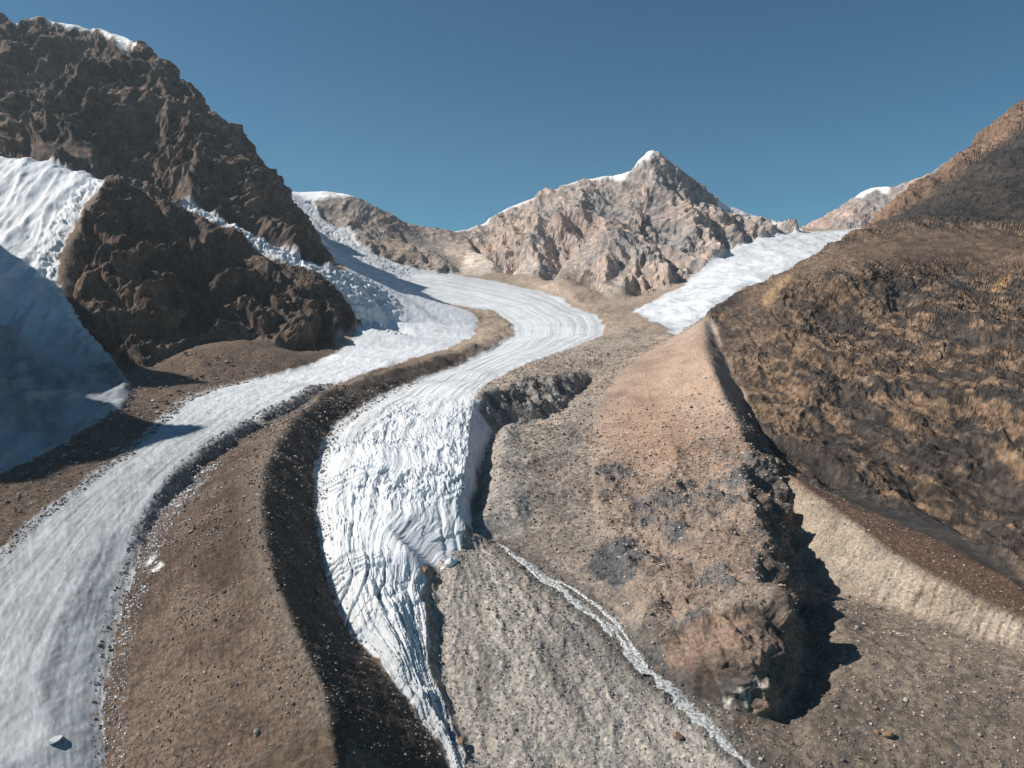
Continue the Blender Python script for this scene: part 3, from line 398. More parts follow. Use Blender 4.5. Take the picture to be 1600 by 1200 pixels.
# ---------------------------------------------------------------- rock, ice and gravel relief
D = np.zeros(shp, np.float32)          # displacement along the normal
DZ = np.zeros(shp, np.float32)         # displacement straight up
def on(mask_soft, fn, target, thr=0.02):
    m = mask_soft > thr
    if m.any(): target[m] += (fn(X[m], Y[m], Z[m], U[m], V[m])*mask_soft[m]).astype(np.float32)
def warp(x, y, z, lam, amp, s):
    return (x+amp*pn(x/lam, y/lam, z/lam, s), y+amp*pn(x/lam, y/lam, z/lam, s+3), z+amp*pn(x/lam, y/lam, z/lam, s+5))
def rock(s, layers, facets=(), turn=.5):
    """layers: (wavelength, amplitude, octaves, gain, squash across x, y, z, lean); facets: (size, height); broad forms keep off the surveyed crests"""
    def fn(x, y, z, u, v):
        x0, y0, z0 = warp(x, y, z, layers[0][0]*.9, layers[0][0]*.22, s+60)
        r = np.zeros(len(x), np.float32)
        for k, (lam, amp, n, gain, sx, sy, sz, lean) in enumerate(layers):
            q = crag((x0+lean*z0)*sx, y0*sy, z0*sz, lam, n, gain, s+7*k)
            r += amp*(q-np.median(q))*(CK if k == 0 else .45+.55*CK)
        global BL
        BL = np.zeros(len(x), np.float32)
        for k, (lam, amp) in enumerate(facets):
            xa, ya, za = warp(x, y, z, lam*2.1, lam*.55, s+90+k)
            BL += amp*blocks((xa+turn*ya)/lam+.3*za/lam, (za*1.25+.2*xa-.35*ya)/lam, s+3*k)*(.5+.5*CK)
        return r
    return fn
def on_rock(mask, fn):
    global CK
    m = mask > .02; CK = crestk[m]
    D[m] += (fn(X[m], Y[m], Z[m], U[m], V[m])*mask[m]).astype(np.float32)
    DB[m] += BL*mask[m]
DB = np.zeros(shp, np.float32)
crestk = np.ones(shp, np.float32)
for k in ('left_sky', 'left_sky_back', 'far_sky', 'far_right_sky', 'right_sky', 'hump_crest'):
    crestk = np.minimum(crestk, .22+.78*sstep(0, .085, edge_dist(LINES[k], U, V)[0]))
scree = np.zeros(shp)
for k in ('c_far_gully', 'c_far_cone', 'c_peak_scree_a', 'c_peak_scree_b', 'c_peak_scree_c', 'c_far_scree_a', 'c_left_scree', 'c_hollow_shade'): scree = np.maximum(scree, inside(AREAS[k], U+wob3*.003, V+wob4*.003))
scree = soft(scree, 3)
bare = 1-.93*scree
on_rock(soft(is_('left_mountain'), 1)*bare, rock(1, [(250, 64, 3, .5, 1., .8, .5, .45), (90, 17, 4, .54, .8, .8, 1.1, -.6), (24, 5., 2, .55, 1, 1, 1.1, .4)], [(105, 36), (44, 19), (19, 7)], -.6))
on_rock(soft(is_('side_ridge'), 4), rock(1, [(170, 12, 5, .5, 1., .8, .5, .45)]))
on_rock(soft(is_('rock_hump'), 1), rock(2, [(150, 46, 3, .5, 1., .8, .6, -.3), (50, 10, 4, .54, .7, .8, 1.3, .5), (15, 3.2, 2, .55, 1, 1, 1.2, -.4)], [(58, 22), (26, 11), (11, 4)], .5))
on_rock(soft(is_('summit_peak'), 1)*bare, rock(3, [(240, 60, 3, .5, 1., .35, .3, .30), (95, 26, 4, .54, 1., .5, .4, .28), (34, 6.5, 2, .55, 1, 1, .8, .3)], [(75, 20), (32, 10)], .3))
on_rock(soft(is_('far_ridge'), 1)*bare, rock(4, [(190, 22, 4, .48, 1., .4, .35, -.3), (60, 7, 4, .55, 1, .8, .8, 0)], [(50, 8), (24, 4)], .3))
on_rock(soft(is_('far_right_peak'), 1), rock(5, [(240, 44, 5, .5, 1., .4, .35, .3), (80, 14, 4, .55, 1, 1, 1, 0)], [(60, 14)], .3))
right_shade = soft(inside(AREAS['c_right_shade'], U, V), 5)
on_rock(soft(is_('right_mountain'), 2)*(1-.7*right_shade), rock(6, [(150, 30, 4, .5, 1., .6, .5, .5), (50, 11, 4, .54, 1, 1, .7, .4), (22, 5.5, 2, .55, 1, 1, .8, .3)], [(42, 11), (18, 5)], .4))
hill_top = soft(inside(AREAS['c_hill_top'], U, V), 8)
hill_rock = soft(is_('right_hill'), 2)*(1-.9*hill_top)*bare
on_rock(hill_rock, rock(7, [(110, 12, 3, .5, 1., .3, .4, .2), (44, 5.5, 4, .5, 1., .22, .3, -.1), (9, 2.0, 2, .55, 1, .8, 1., .5)], [(24, 4.2), (11, 2.8)], 1.0))
dstm = edge_dist(LINES['stream_bed'], U, V)[0]
on_rock(soft(is_('rock_knob'), 2)*sstep(.03, .10, dstm), rock(8, [(34, 3.2, 4, .5, .8, .8, 1., .3), (12, 1.2, 4, .58, .7, 1., 1.3, .5)], [(14, 3.2), (6.5, 2.0), (3, .8)], .4))
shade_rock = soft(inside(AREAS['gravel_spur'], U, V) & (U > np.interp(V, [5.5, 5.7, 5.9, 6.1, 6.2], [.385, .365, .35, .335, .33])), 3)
on_rock(shade_rock, rock(12, [(38, 6.5, 4, .55, 1, 1, 1, 0)], [(13, 4.4), (6, 2.0)], .4))
outcrop = soft(inside(AREAS['gravel_spur'], U, V), 2)*sstep(560, 430, Y)*sstep(.03, .10, dstm)
m = outcrop > .02
oc = sstep(.30, .55, fbm(X[m], Y[m], Z[m], 30, 3, .5, 103)); outn = np.zeros(shp, np.float32); outn[m] = oc*outcrop[m]
CK = 1.0
D[m] += (outcrop[m]*(3.6*crag(X[m], Y[m]*.8, Z[m], 52, 3, .5, 13)+1.9*crag(X[m], Y[m], Z[m], 20, 4, .55, 14)+.9*blocks(X[m]/6, Y[m]/6+Z[m]/6, 4)+outn[m]*(1.2+2.4*blocks(X[m]/8, Y[m]/8+Z[m]/6, 6)+1.2*blocks(X[m]/3.6, Y[m]/3.6+Z[m]/4, 8)))).astype(np.float32)
D = (D+blur(DB, 1, 1)).astype(np.float32)

gr = soft(is_('valley_ground', 'gravel_spur', 'debris_fan', 'medial_moraine', 'lateral_moraine'), 2)
on(gr, lambda x, y, z, u, v: 1.3*fbm(x, y, z, 32, 5, .5, 20)*np.clip(y/500, .35, 2.5), DZ)
on(gr, lambda x, y, z, u, v: .35*fbm(x, y, z, 4.5, 3, .55, 24)*sstep(900, 400, y), DZ)

# rubble hummocks on the ground between tongue and spur
rub = soft(is_('valley_ground') & (U > -.1), 4)*sstep(300, 420, Y)
on(rub, lambda x, y, z, u, v: np.clip(y/500, .6, 1.6)*1.7*crag(x, y, z, 34, 4, .5, 26)*sstep(2200, 900, y), DZ)

# eroded ribs on the pale moraine wall: they run straight down from its crest
dl, rl = edge_dist(LINES['lateral_crest'], U, V)
face = soft(inside(AREAS['lateral_face'], U, V), 3)
on(face, lambda x, y, z, u, v: np.zeros(len(x)), D)
m = face > .02
D[m] += (face[m]*(1.0*crag(rl[m]*330+3.6*fbm(X[m], Y[m], Z[m], 30, 3, .5, 32), dl[m]*20, rl[m]*0, 9, 5, .6, 31)+1.3*fbm(X[m], Y[m], Z[m], 15, 4, .6, 33))).astype(np.float32)
cliff = soft(inside(AREAS['cliff'], U, V), 2)
dc, rc = edge_dist(LINES['cliff_top'], U, V); m = cliff > .02
D[m] += (cliff[m]*(7.0*crag(rc[m]*260+dc[m]*60+4*fbm(X[m], Y[m], Z[m], 25, 2, .5, 34), dc[m]*14, rc[m]*0, 9.0, 5, .6, 35))).astype(np.float32)
on(soft(is_('medial_moraine'), 2), lambda x, y, z, u, v: np.clip(y/350, .7, 2.2)*(1.5*fbm(x, y, z, 48, 3, .55, 63)+.6*crag(x, y, z, 18, 3, .55, 64)), DZ)
# stony gullies on the shaded side of the medial moraine
dm, rm = edge_dist(LINES['crest_medial'], U, V)
dtl, rtl = edge_dist(LINES['tongue_left'], U, V)
m = is_('medial_moraine') & (dm < .3)
DZ[m] += (np.clip(Y[m]/300, .5, 3)*sstep(.0, .02, dm[m])*(.55*crag(rm[m]*120+dm[m]*60, dm[m]*14, rm[m]*0, 3.0, 4, .6, 37))).astype(np.float32)
# fan: channels spreading from the apex by the ice
m = is_('debris_fan')
ax, ay = LINES['stream_bed'][0][:2]
ang = np.arctan2(X-ax+25, ay-Y+30); rad = np.hypot(X-ax, Y-ay)
DZ[m] += (.85*crag(ang[m]*14+.4*fbm(X[m], Y[m], Z[m], 16, 3, .6, 38), rad[m]/48, rad[m]*0, 1.2, 4, .6, 39)+.35*fbm(X[m], Y[m], Z[m], 6, 4, .6, 36)).astype(np.float32)

# --- ice
ice = soft(is_('main_glacier', 'tributary_glacier', 'side_glacier', 'hanging_glacier'), 2)
dtr, rtr = edge_dist(LINES['tongue_upper_right'], U, V)
TT = dtl/(dtl+dtr+1e-6)                         # 0 at the tongue's west edge, 1 at its east edge
mg = is_('main_glacier') & (Y < 2600)
sc = np.clip(Y/450, .45, 1.5)
m = mg
wx = .35*fbm(X[m], Y[m], X[m]*0, 60, 3, .5, 43)*np.clip(500/Y[m], .4, 1.2)
ta, ra = TT[m]+wx*.10, rtl[m]+wx*.05
flow = .34*crag(ta*13, ra*2.2, ta*0, 1.0, 4, .55, 41)*sc[m]
broken = sstep(900, 420, Y[m])*sstep(.02, .22, TT[m])
patch = np.clip(.62+1.2*fbm(X[m], Y[m], X[m]*0, 75, 2, .5, 47), .12, 1.25)
waves = .75*broken*patch*(2.5*crag(ta*8+ra*3, ra*7-ta*2, ta*0, 1.0, 4, .58, 44)+1.15*crag(ta*26-ra*2, ra*15+ta*3, ta*0, 1.0, 4, .6, 45)+1.9*blocks(ta*8+ra*4, ra*18, 17)+.9*blocks(ta*19, ra*40, 18))*np.clip(Y[m]/360, .55, 1.1)
stripes = 2.4*sstep(340, 250, Y[m])*sstep(.1, .35, TT[m])*crag(ta*4.2+.4*ra, ra*2.6, ta*0, 1.0, 4, .5, 46)
ck = pn((X[m]*.86+Y[m]*.5)/46, (-X[m]*.5+Y[m]*.86)/7+wx*2, X[m]*0, 48)
ck2 = pn((X[m]*.4-Y[m]*.9)/60, (X[m]*.9+Y[m]*.4)/11+wx*2, X[m]*0, 49)
crack = sstep(760, 430, Y[m])*(np.exp(-(ck/.05)**2)+np.exp(-(ck2/.04)**2))
crev = -2.4*crack*sstep(-.1, .3, pn(X[m]/50, Y[m]/50, X[m]*0, 50))
DZ[m] += (flow+waves+stripes+crev).astype(np.float32)
CR = np.zeros(shp, np.float32); CR[m] = crack*sstep(-.1, .3, pn(X[m]/50, Y[m]/50, X[m]*0, 50))
def serac(lam, amp, s):
    def fn(x, y, z, u, v):
        x, y, z = warp(x, y, z, lam*1.7, lam*.5, s+70)
        a, b = x/lam, y/lam*.7+z/lam*.6
        d1, gap, rv = cells(a*.8, b*.8, s)
        return amp*(1.25*blocks(a, b, s)+.75*blocks(a*2.3+5, b*2.1, s+9)+.35*blocks(a*4.7, b*4.4+3, s+4)-.55*np.exp(-(gap/.07)**2)+.15)
    return fn
dib, rib = edge_dist(LINES['icefall_low'], U, V); diu, riu = edge_dist(LINES['icefall_up'][:6], U, V)
ib = (sstep(.10, .03, np.minimum(dib, diu))*is_('tributary_glacier')*sstep(1200, 1290, Y)); ib = soft(ib, 2)
on(ib, serac(20, 7.5, 1), D)
mt = soft(is_('tributary_glacier'), 2)*(1-ib)
ds_, rs_ = edge_dist(LINES['strip_right'], U, V); dsl, rsl = edge_dist(LINES['strip_left'], U, V)
m = mt > .02; TS = ds_/(ds_+dsl+1e-6)
DZ[m] += (mt[m]*sc[m]*(.42*crag(TS[m]*11+.35*fbm(X[m], Y[m], Z[m], 45, 3, .5, 53), rs_[m]*4, TS[m]*0, 1.4, 4, .55, 51)+.6*fbm(X[m], Y[m], Z[m], 12, 4, .62, 52)+.35*crag(X[m], Y[m], Z[m], 7, 3, .6, 54)*(Y[m] < 700))).astype(np.float32)
hg = soft(is_('hanging_glacier'), 3)
on(hg, lambda x, y, z, u, v: 8*crag(x*1.1+.3*y, z*.25, y*.15, 75, 4, .5, 55)+1.2*crag(x, y*.3, z*.4, 26, 4, .55, 56)+1.*blocks(x/34, y/60+z/50, 21), D)
on(hg*soft(edge_dist(LINES['left_ice_right'], U, V)[0] < .035, 6), serac(22, 4.5, 3), D)
on(soft(is_('side_glacier'), 2), lambda x, y, z, u, v: 5*fbm(x*.7+y*.5, y-x*.6, z, 70, 5, .52, 57)+3.*crag(x+y*.6, (y-x)*.3, z*0, 45, 3, .5, 58), DZ)
fi = soft(is_('main_glacier') & (U < -.14) & (Y > 1750), 3)
on(fi*sstep(2000, 2500, Y), serac(80, 3.5, 5), D)
on(fi, serac(34, 1.3, 7), D)
sn = np.zeros(shp, np.float32)
for k in [a for a in AREAS if a.startswith('s_') and not a.startswith('s_patch')]:
    sn = np.maximum(sn, blur(inside(AREAS[k], U+wob*.0022, V+wob2*.006).astype(float), 1, 1))
D *= 1-.75*sn
D = np.where(is_('main_glacier', 'tributary_glacier', 'side_glacier', 'hanging_glacier'), D, D)

PX, PY, PZ = X+N[..., 0]*D, Y+N[..., 1]*D, Z+N[..., 2]*D+DZ
NF = normals(PX, PY, PZ)
slope = NF[..., 2].ravel()                       # 1 flat, 0 vertical

# ---------------------------------------------------------------- colours of rock, gravel and ice, with shade painted in places
COL = np.zeros((shp[0]*shp[1], 3), np.float32)
x, y, z = PX.ravel().astype(np.float32), PY.ravel().astype(np.float32), PZ.ravel().astype(np.float32)
ids = ID.ravel()
n_big = fbm(x, y, z, 120, 4, .55, 80); n_mid = fbm(x, y, z, 22, 4, .6, 85)
dist = np.clip(y/400, .5, 6)
n_fine = fbm(x/dist, y/dist, z/dist, 2.2, 3, .65, 90)
def lerp(a, b, t): return a+(b-a)*t[:, None]
def c3(*v): return np.array(v, np.float32)[None, :]
def paint(mask, c):
    global COL
    m = mask > .004
    COL[m] = COL[m]+(np.broadcast_to(np.asarray(c, np.float32), COL.shape)[m]-COL[m])*np.clip(mask[m], 0, 1)[:, None]
def zone(name): return soft(is_(name), 1).ravel()
def two(a, b, t, k=.9): return lerp(c3(*a), c3(*b), np.clip(.5+k*t, 0, 1))
t1 = n_big*.7+n_mid*.6
COL[:] = two((.28, .24, .205), (.43, .37, .315), t1)                                   # valley gravel
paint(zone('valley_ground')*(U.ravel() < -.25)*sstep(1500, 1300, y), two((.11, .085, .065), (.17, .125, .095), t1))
paint(zone('left_mountain'), two((.050, .041, .037), (.165, .118, .090), t1*1.2+.5*n_fine))
paint(zone('side_ridge'), two((.085, .070, .060), (.20, .14, .10), t1))
paint(zone('rock_hump'), two((.045, .036, .031), (.14, .098, .071), t1*1.1+.5*n_fine))
strat = fbm(x*.35, y*.35, z*.35+.1*x, 60, 4, .6, 95)
paint(zone('far_ridge'), two((.20, .19, .185), (.36, .29, .24), t1))
paint(zone('summit_peak'), two((.27, .26, .255), (.44, .355, .31), strat*1.1+n_mid*.35))
paint(zone('far_right_peak'), two((.28, .265, .26), (.44, .34, .29), strat+n_mid*.3))
paint(zone('right_mountain'), two((.15, .10, .072), (.27, .175, .12), t1))
paint(area('c_right_shade', 5), two((.030, .029, .029), (.070, .055, .044), t1))  # shadowed slope of the mountain: its shade painted as near-black rock
paint(zone('right_hill'), two((.062, .047, .037), (.20, .138, .094), t1*.9+n_fine*.6))
rk = fbm(x, y*.5, z*.8, 9, 4, .65, 96)
paint(zone('right_hill')*sstep(.12, .30, rk)*.7, two((.21, .14, .092), (.30, .205, .138), n_mid))
dk = sstep(.0, .22, fbm((x+.3*z), y*.28, z*.4, 26, 5, .68, 97)+.12*n_fine)*.92
paint(zone('right_hill')*dk, two((.038, .034, .033), (.075, .064, .057), n_mid))
paint(zone('right_hill')*sstep(-.22, -.42, rk)*.8, c3(.032, .028, .026))
paint(area('c_hill_top', 8), two((.11, .078, .058), (.22, .155, .11), n_big*.5+fbm(x*.4+y*.3, y-x*.5, z, 14, 4, .6, 99)*.8))
paint(area('c_hill_grey_a', 8, 2)*.75, two((.10, .075, .06), (.20, .14, .105), n_mid))
paint(area('c_ochre_a', 2)*.8, c3(.36, .225, .12)); paint(area('c_ochre_b', 2)*.8, c3(.36, .225, .12)); paint(area('c_ochre_c', 3)*.7, c3(.42, .28, .17))
paint(area('c_hollow_shade', 4), two((.045, .043, .042), (.07, .063, .057), n_mid))  # shadow in the hollow behind the moraine, painted into the ground colour
spur = soft(is_('gravel_spur'), 15).ravel()*(is_('gravel_spur', 'valley_ground').ravel())
paint(spur, two((.265, .20, .162), (.42, .33, .27), t1+n_fine*.25))
paint(area('c_tan', 24, 3), two((.36, .245, .18), (.49, .355, .27), t1))
paint(area('c_tan_light', 10)*.8, two((.48, .345, .26), (.58, .435, .335), t1))
paint(area('c_brown_patch', 20, 3)*.7, two((.33, .205, .14), (.43, .29, .205), t1))
paint((shade_rock.ravel())*np.clip(.75+n_mid, 0, 1), two((.075, .068, .064), (.15, .12, .098), n_mid))  # dark rock, with the shade of the steep flank painted in
paint(np.clip(outn.ravel()*1.3, 0, 1)*np.clip(.75+.8*n_mid, 0, 1), two((.12, .12, .125), (.21, .195, .185), n_fine))
for k in 'abcdef': paint(area('c_slab_'+k, 1, 4), two((.095, .10, .108), (.16, .16, .165), fbm(x+y*.4, y*.3, z*2, 5, 3, .6, 104)))
paint(zone('lateral_moraine'), two((.13, .08, .055), (.21, .13, .09), t1))
paint(face.ravel(), two((.30, .25, .20), (.45, .38, .31), n_mid*.9+n_big*.3))
paint(zone('rock_knob'), two((.115, .088, .073), (.26, .185, .145), n_mid+n_fine*.35))
paint(area('c_knob_dark', 4, 2), two((.08, .078, .078), (.15, .13, .115), n_mid))
fanstr = fbm(ang.ravel()*11, (rad/60).ravel(), z*0, 1.0, 4, .6, 106)
paint(zone('debris_fan'), two((.235, .22, .205), (.43, .398, .36), np.clip(fanstr*1.5, -.6, .6)+n_mid*.25))
stk = crag(ang.ravel()*15+.5*n_mid, (rad/75).ravel(), z*0, 1.0, 4, .6, 107)
paint(zone('debris_fan')*sstep(.1, .75, stk)*.65, c3(.52, .48, .435)); paint(zone('debris_fan')*sstep(-.1, -.7, stk)*.6, c3(.16, .152, .144))
paint(area('c_fan_rust', 4)*.6, c3(.26, .19, .15))
rfl = zone('valley_ground')*(U.ravel() > .33)*sstep(420, 330, y)
paint(rfl*(1-face.ravel()), two((.155, .13, .108), (.27, .22, .178), t1))
paint(area('c_buttress', 3), two((.30, .28, .26), (.42, .39, .355), n_mid))
paint(area('c_grey_debris', 6)*.6, two((.22, .205, .195), (.34, .31, .28), n_mid))
paint(cliff.ravel(), two((.10, .095, .092), (.42, .39, .36), fbm(rc.ravel()*60, dc.ravel()*8, z*0, 1.0, 4, .6, 108)))
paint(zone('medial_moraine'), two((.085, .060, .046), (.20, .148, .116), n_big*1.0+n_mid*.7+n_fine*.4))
shade_side = area('moraine_shade_side', 2)
paint(shade_side*.8, two((.042, .036, .033), (.085, .069, .058), n_mid+n_fine*.3))  # shade on the flank facing away from the sun, painted as darker gravel
paint(zone('medial_moraine')*sstep(.05, .0, dm.ravel()+.012*n_mid)*.6*(1-shade_side), two((.19, .16, .135), (.28, .24, .20), n_fine))
paint(zone('medial_moraine')*sstep(900, 1200, y), two((.33, .26, .20), (.42, .34, .27), n_mid))
# far colours
paint(area('c_far_white', 3), c3(.66, .57, .48)); paint(area('c_far_orange', 3)*.8, c3(.48, .29, .18)); paint(area('c_far_pink', 5)*.7, two((.42, .33, .28), (.56, .45, .38), n_mid))
paint(area('c_far_scree_a', 3), c3(.47, .36, .26)); paint(area('c_peak_scree_a', 2)*.9, two((.33, .29, .26), (.40, .35, .31), n_mid)); paint(area('c_peak_scree_b', 2)*.8, c3(.40, .34, .29)); paint(area('c_peak_scree_c', 2)*.85, two((.38, .34, .31), (.46, .42, .385), n_mid))
paint(area('c_peak_mound', 3), two((.13, .105, .09), (.20, .16, .13), n_mid)); paint(area('c_debris_pale', 4), two((.48, .38, .30), (.62, .50, .40), n_mid))
paint(zone('valley_ground')*sstep(1250, 1500, y)*(1-area('c_peak_mound', 3))*(1-area('c_debris_pale', 4)), two((.31, .25, .20), (.42, .335, .27), t1))
paint(area('c_vein', 1, 2), c3(.75, .68, .60)); paint(area('c_cliff_streak', 1), c3(.8, .8, .8))
dst, _ = edge_dist(LINES['stream_bed'], U, V)
paint(sstep(.034, .010, dst.ravel()+.006*n_fine)*.75*(y < 360), two((.09, .086, .082), (.16, .148, .136), n_mid))
paint(area('c_far_gully', 5)*.85, two((.38, .33, .28), (.50, .42, .345), n_mid)); paint(area('c_far_cone', 3), two((.60, .52, .44), (.72, .64, .56), n_mid))
# ice
icez = ice.ravel()
dirt = np.clip(.12+.55*n_mid*.6+.35*n_big, 0, .6)
paint(icez*(ids >= ORDER.index('hanging_glacier'))*(ids < ORDER.index('medial_moraine')), lerp(c3(.76, .78, .80), c3(.46, .48, .50), dirt))
low = zone('tributary_glacier')*sstep(900, 380, y)
paint(low*.95, two((.20, .215, .23), (.41, .43, .45), TS.ravel()*0+fbm(TS.ravel()*30, rs_.ravel()*6, z*0, 1, 4, .6, 111)*.7+n_mid*.35+n_fine*.4))
paint(area('c_strip_bands', 2)*np.clip(.55+1.3*fbm(rs_.ravel()*90+ds_.ravel()*60, ds_.ravel()*220, z*0, 1.0, 4, .6, 113), 0, .95), c3(.10, .11, .125))  # dark striped band along the steep step of the ice strip
paint(zone('main_glacier')*sstep(500, 200, y)*.35, c3(.55, .57, .59))
dirtband = zone('main_glacier')*np.clip(1.8*fbm(TT.ravel()*20, rtl.ravel()*2.4, z*0, 1.0, 4, .6, 115)-.2, 0, .7)
paint(dirtband, c3(.50, .50, .49))
paint(np.clip(CR.ravel(), 0, 1)*.75, c3(.26, .34, .40))
paint(zone('main_glacier')*sstep(.02, .0, np.minimum(dtr, dtl).ravel()+.008*n_mid)*sstep(-.2, .4, n_fine)*.55*(y < 1400), c3(.40, .385, .37))
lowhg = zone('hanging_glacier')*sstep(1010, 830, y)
paint(lowhg*.9, two((.12, .135, .15), (.32, .34, .36), fbm(x*.6+y*.4, (y-x)*.12, z*.3, 16, 4, .6, 118)))  # lower ice lies in shadow: shade painted into its streaked colour
paint(zone('side_glacier')*np.clip(1.2*fbm(x*.5, y, z, 60, 4, .6, 117)-.1, 0, .45), c3(.55, .55, .54))
# stony rims where ice meets rubble
rim = np.minimum(ds_, dsl).ravel()
rimn = np.clip((.018-rim)/.018, 0, 1)*zone('tributary_glacier')*sstep(.05, .35, fbm(x/dist, y/dist, z/dist, 2.4, 3, .7, 119)+.25)*(y < 900)
paint(rimn*.8, c3(.14, .115, .095))
rimd = sstep(.006, .0, dtl.ravel())*zone('main_glacier')*sstep(.1, .4, n_fine)
paint(rimd*.7, c3(.30, .27, .25))
paint(sn.ravel(), c3(.88, .89, .91))
for k in ('s_patch_a', 's_patch_b'): paint(area(k, 1), c3(.8, .8, .8))
COL = np.clip(COL, .015, .92)

# ---------------------------------------------------------------- materials
def material(name, grain, bump, rough=.95, fine=.5, ice=False, crags=False):
    m = bpy.data.materials.new(name); m.use_nodes = True
    t = m.node_tree; nd = t.nodes; b = nd['Principled BSDF']
    b.inputs['Roughness'].default_value = rough
    b.inputs['Specular IOR Level'].default_value = .25 if not ice else .35
    at = nd.new('ShaderNodeAttribute'); at.attribute_name = 'tint'
    geo = nd.new('ShaderNodeNewGeometry')
    n1 = nd.new('ShaderNodeTexNoise'); n1.inputs['Scale'].default_value = 1/grain; n1.inputs['Detail'].default_value = 6; n1.inputs['Roughness'].default_value = .68
    n2 = nd.new('ShaderNodeTexVoronoi'); n2.inputs['Scale'].default_value = 1.5/grain
    t.links.new(geo.outputs['Position'], n1.inputs['Vector']); t.links.new(geo.outputs['Position'], n2.inputs['Vector'])
    r = nd.new('ShaderNodeMapRange'); r.inputs['From Min'].default_value = .3; r.inputs['From Max'].default_value = .7
    r.inputs['To Min'].default_value = 1-fine; r.inputs['To Max'].default_value = 1+fine
    t.links.new(n1.outputs['Fac'], r.inputs['Value'])
    mx = nd.new('ShaderNodeVectorMath'); mx.operation = 'SCALE'
    t.links.new(at.outputs['Color'], mx.inputs[0]); t.links.new(r.outputs[0], mx.inputs['Scale'])
    hs = nd.new('ShaderNodeMix'); hs.data_type = 'RGBA'; hs.blend_type = 'MULTIPLY'
    cr = nd.new('ShaderNodeValToRGB'); e = cr.color_ramp.elements
    e[0].color = (.62, .63, .66, 1) if not ice else (.94, .97, 1, 1); e[1].color = (1.5, 1.42, 1.34, 1) if not ice else (1, 1, 1, 1)
    if not ice:
        for p_, c_ in ((.3, (.86, .86, .86, 1)), (.62, (1.06, 1.0, .94, 1)), (.85, (1.15, 1.08, 1.0, 1))): cr.color_ramp.elements.new(p_).color = c_
    sp_ = nd.new('ShaderNodeSeparateColor'); t.links.new(n2.outputs['Color'], sp_.inputs[0]); t.links.new(sp_.outputs[0], cr.inputs[0])
    hs.inputs[0].default_value = .8
    t.links.new(mx.outputs[0], hs.inputs[6]); t.links.new(cr.outputs[0], hs.inputs[7])
    t.links.new(hs.outputs[2], b.inputs['Base Color'])
    bp = nd.new('ShaderNodeBump'); bp.inputs['Strength'].default_value = 1.0; bp.inputs['Distance'].default_value = bump
    n3 = nd.new('ShaderNodeTexNoise'); n3.inputs['Scale'].default_value = .8/grain; n3.inputs['Detail'].default_value = 8; n3.inputs['Roughness'].default_value = .7
    t.links.new(geo.outputs['Position'], n3.inputs['Vector'])
    if ice: t.links.new(n3.outputs['Fac'], bp.inputs['Height'])
    elif crags:                                              # fractured bedrock
        n3.noise_type = 'RIDGED_MULTIFRACTAL'; n3.normalize = True; n3.inputs['Scale'].default_value = .55/grain; n3.inputs['Detail'].default_value = 5; n3.inputs['Roughness'].default_value = .62; n3.inputs['Offset'].default_value = .9; n3.inputs['Gain'].default_value = 1.6
        t.links.new(n3.outputs['Fac'], bp.inputs['Height'])
    else:                                                    # broken, angular stones and blocks
        v3 = nd.new('ShaderNodeTexVoronoi'); v3.feature = 'F1'; v3.inputs['Scale'].default_value = .75/grain; v3.inputs['Randomness'].default_value = 1
        wv = nd.new('ShaderNodeVectorMath'); wv.operation = 'MULTIPLY_ADD'; wv.inputs[1].default_value = (grain*.9,)*3
        t.links.new(n3.outputs['Color'], wv.inputs[0]); t.links.new(geo.outputs['Position'], wv.inputs[2]); t.links.new(wv.outputs[0], v3.inputs['Vector'])
        ad = nd.new('ShaderNodeMath'); ad.operation = 'MULTIPLY_ADD'; ad.inputs[1].default_value = -.55
        t.links.new(v3.outputs['Distance'], ad.inputs[0]); t.links.new(n3.outputs['Fac'], ad.inputs[2]); t.links.new(ad.outputs[0], bp.inputs['Height']); t.links.new(bp.outputs[0], b.inputs['Normal'])
    return m
MAT = {
  'knob_rock': material('knob_rock', 1.8, 2.4, fine=.4, crags=True),
  'near_gravel': material('loose_gravel', 1.5, .9, fine=.34),
  'mid_gravel': material('rubble', 3.2, 2.0, fine=.4),
  'hill_rock': material('hill_rock', 4.5, 8.0, crags=True, fine=.45),
  'left_rock': material('dark_crag_rock', 14., 16., crags=True, fine=.45),
  'hump_rock': material('dark_hump_rock', 9., 11., crags=True, fine=.45),
  'far_rock': material('far_crag_rock', 22., 18., crags=True, fine=.35),
  'ice': material('glacier_ice', 4.0, 1.6, rough=.7, fine=.10, ice=True),
}
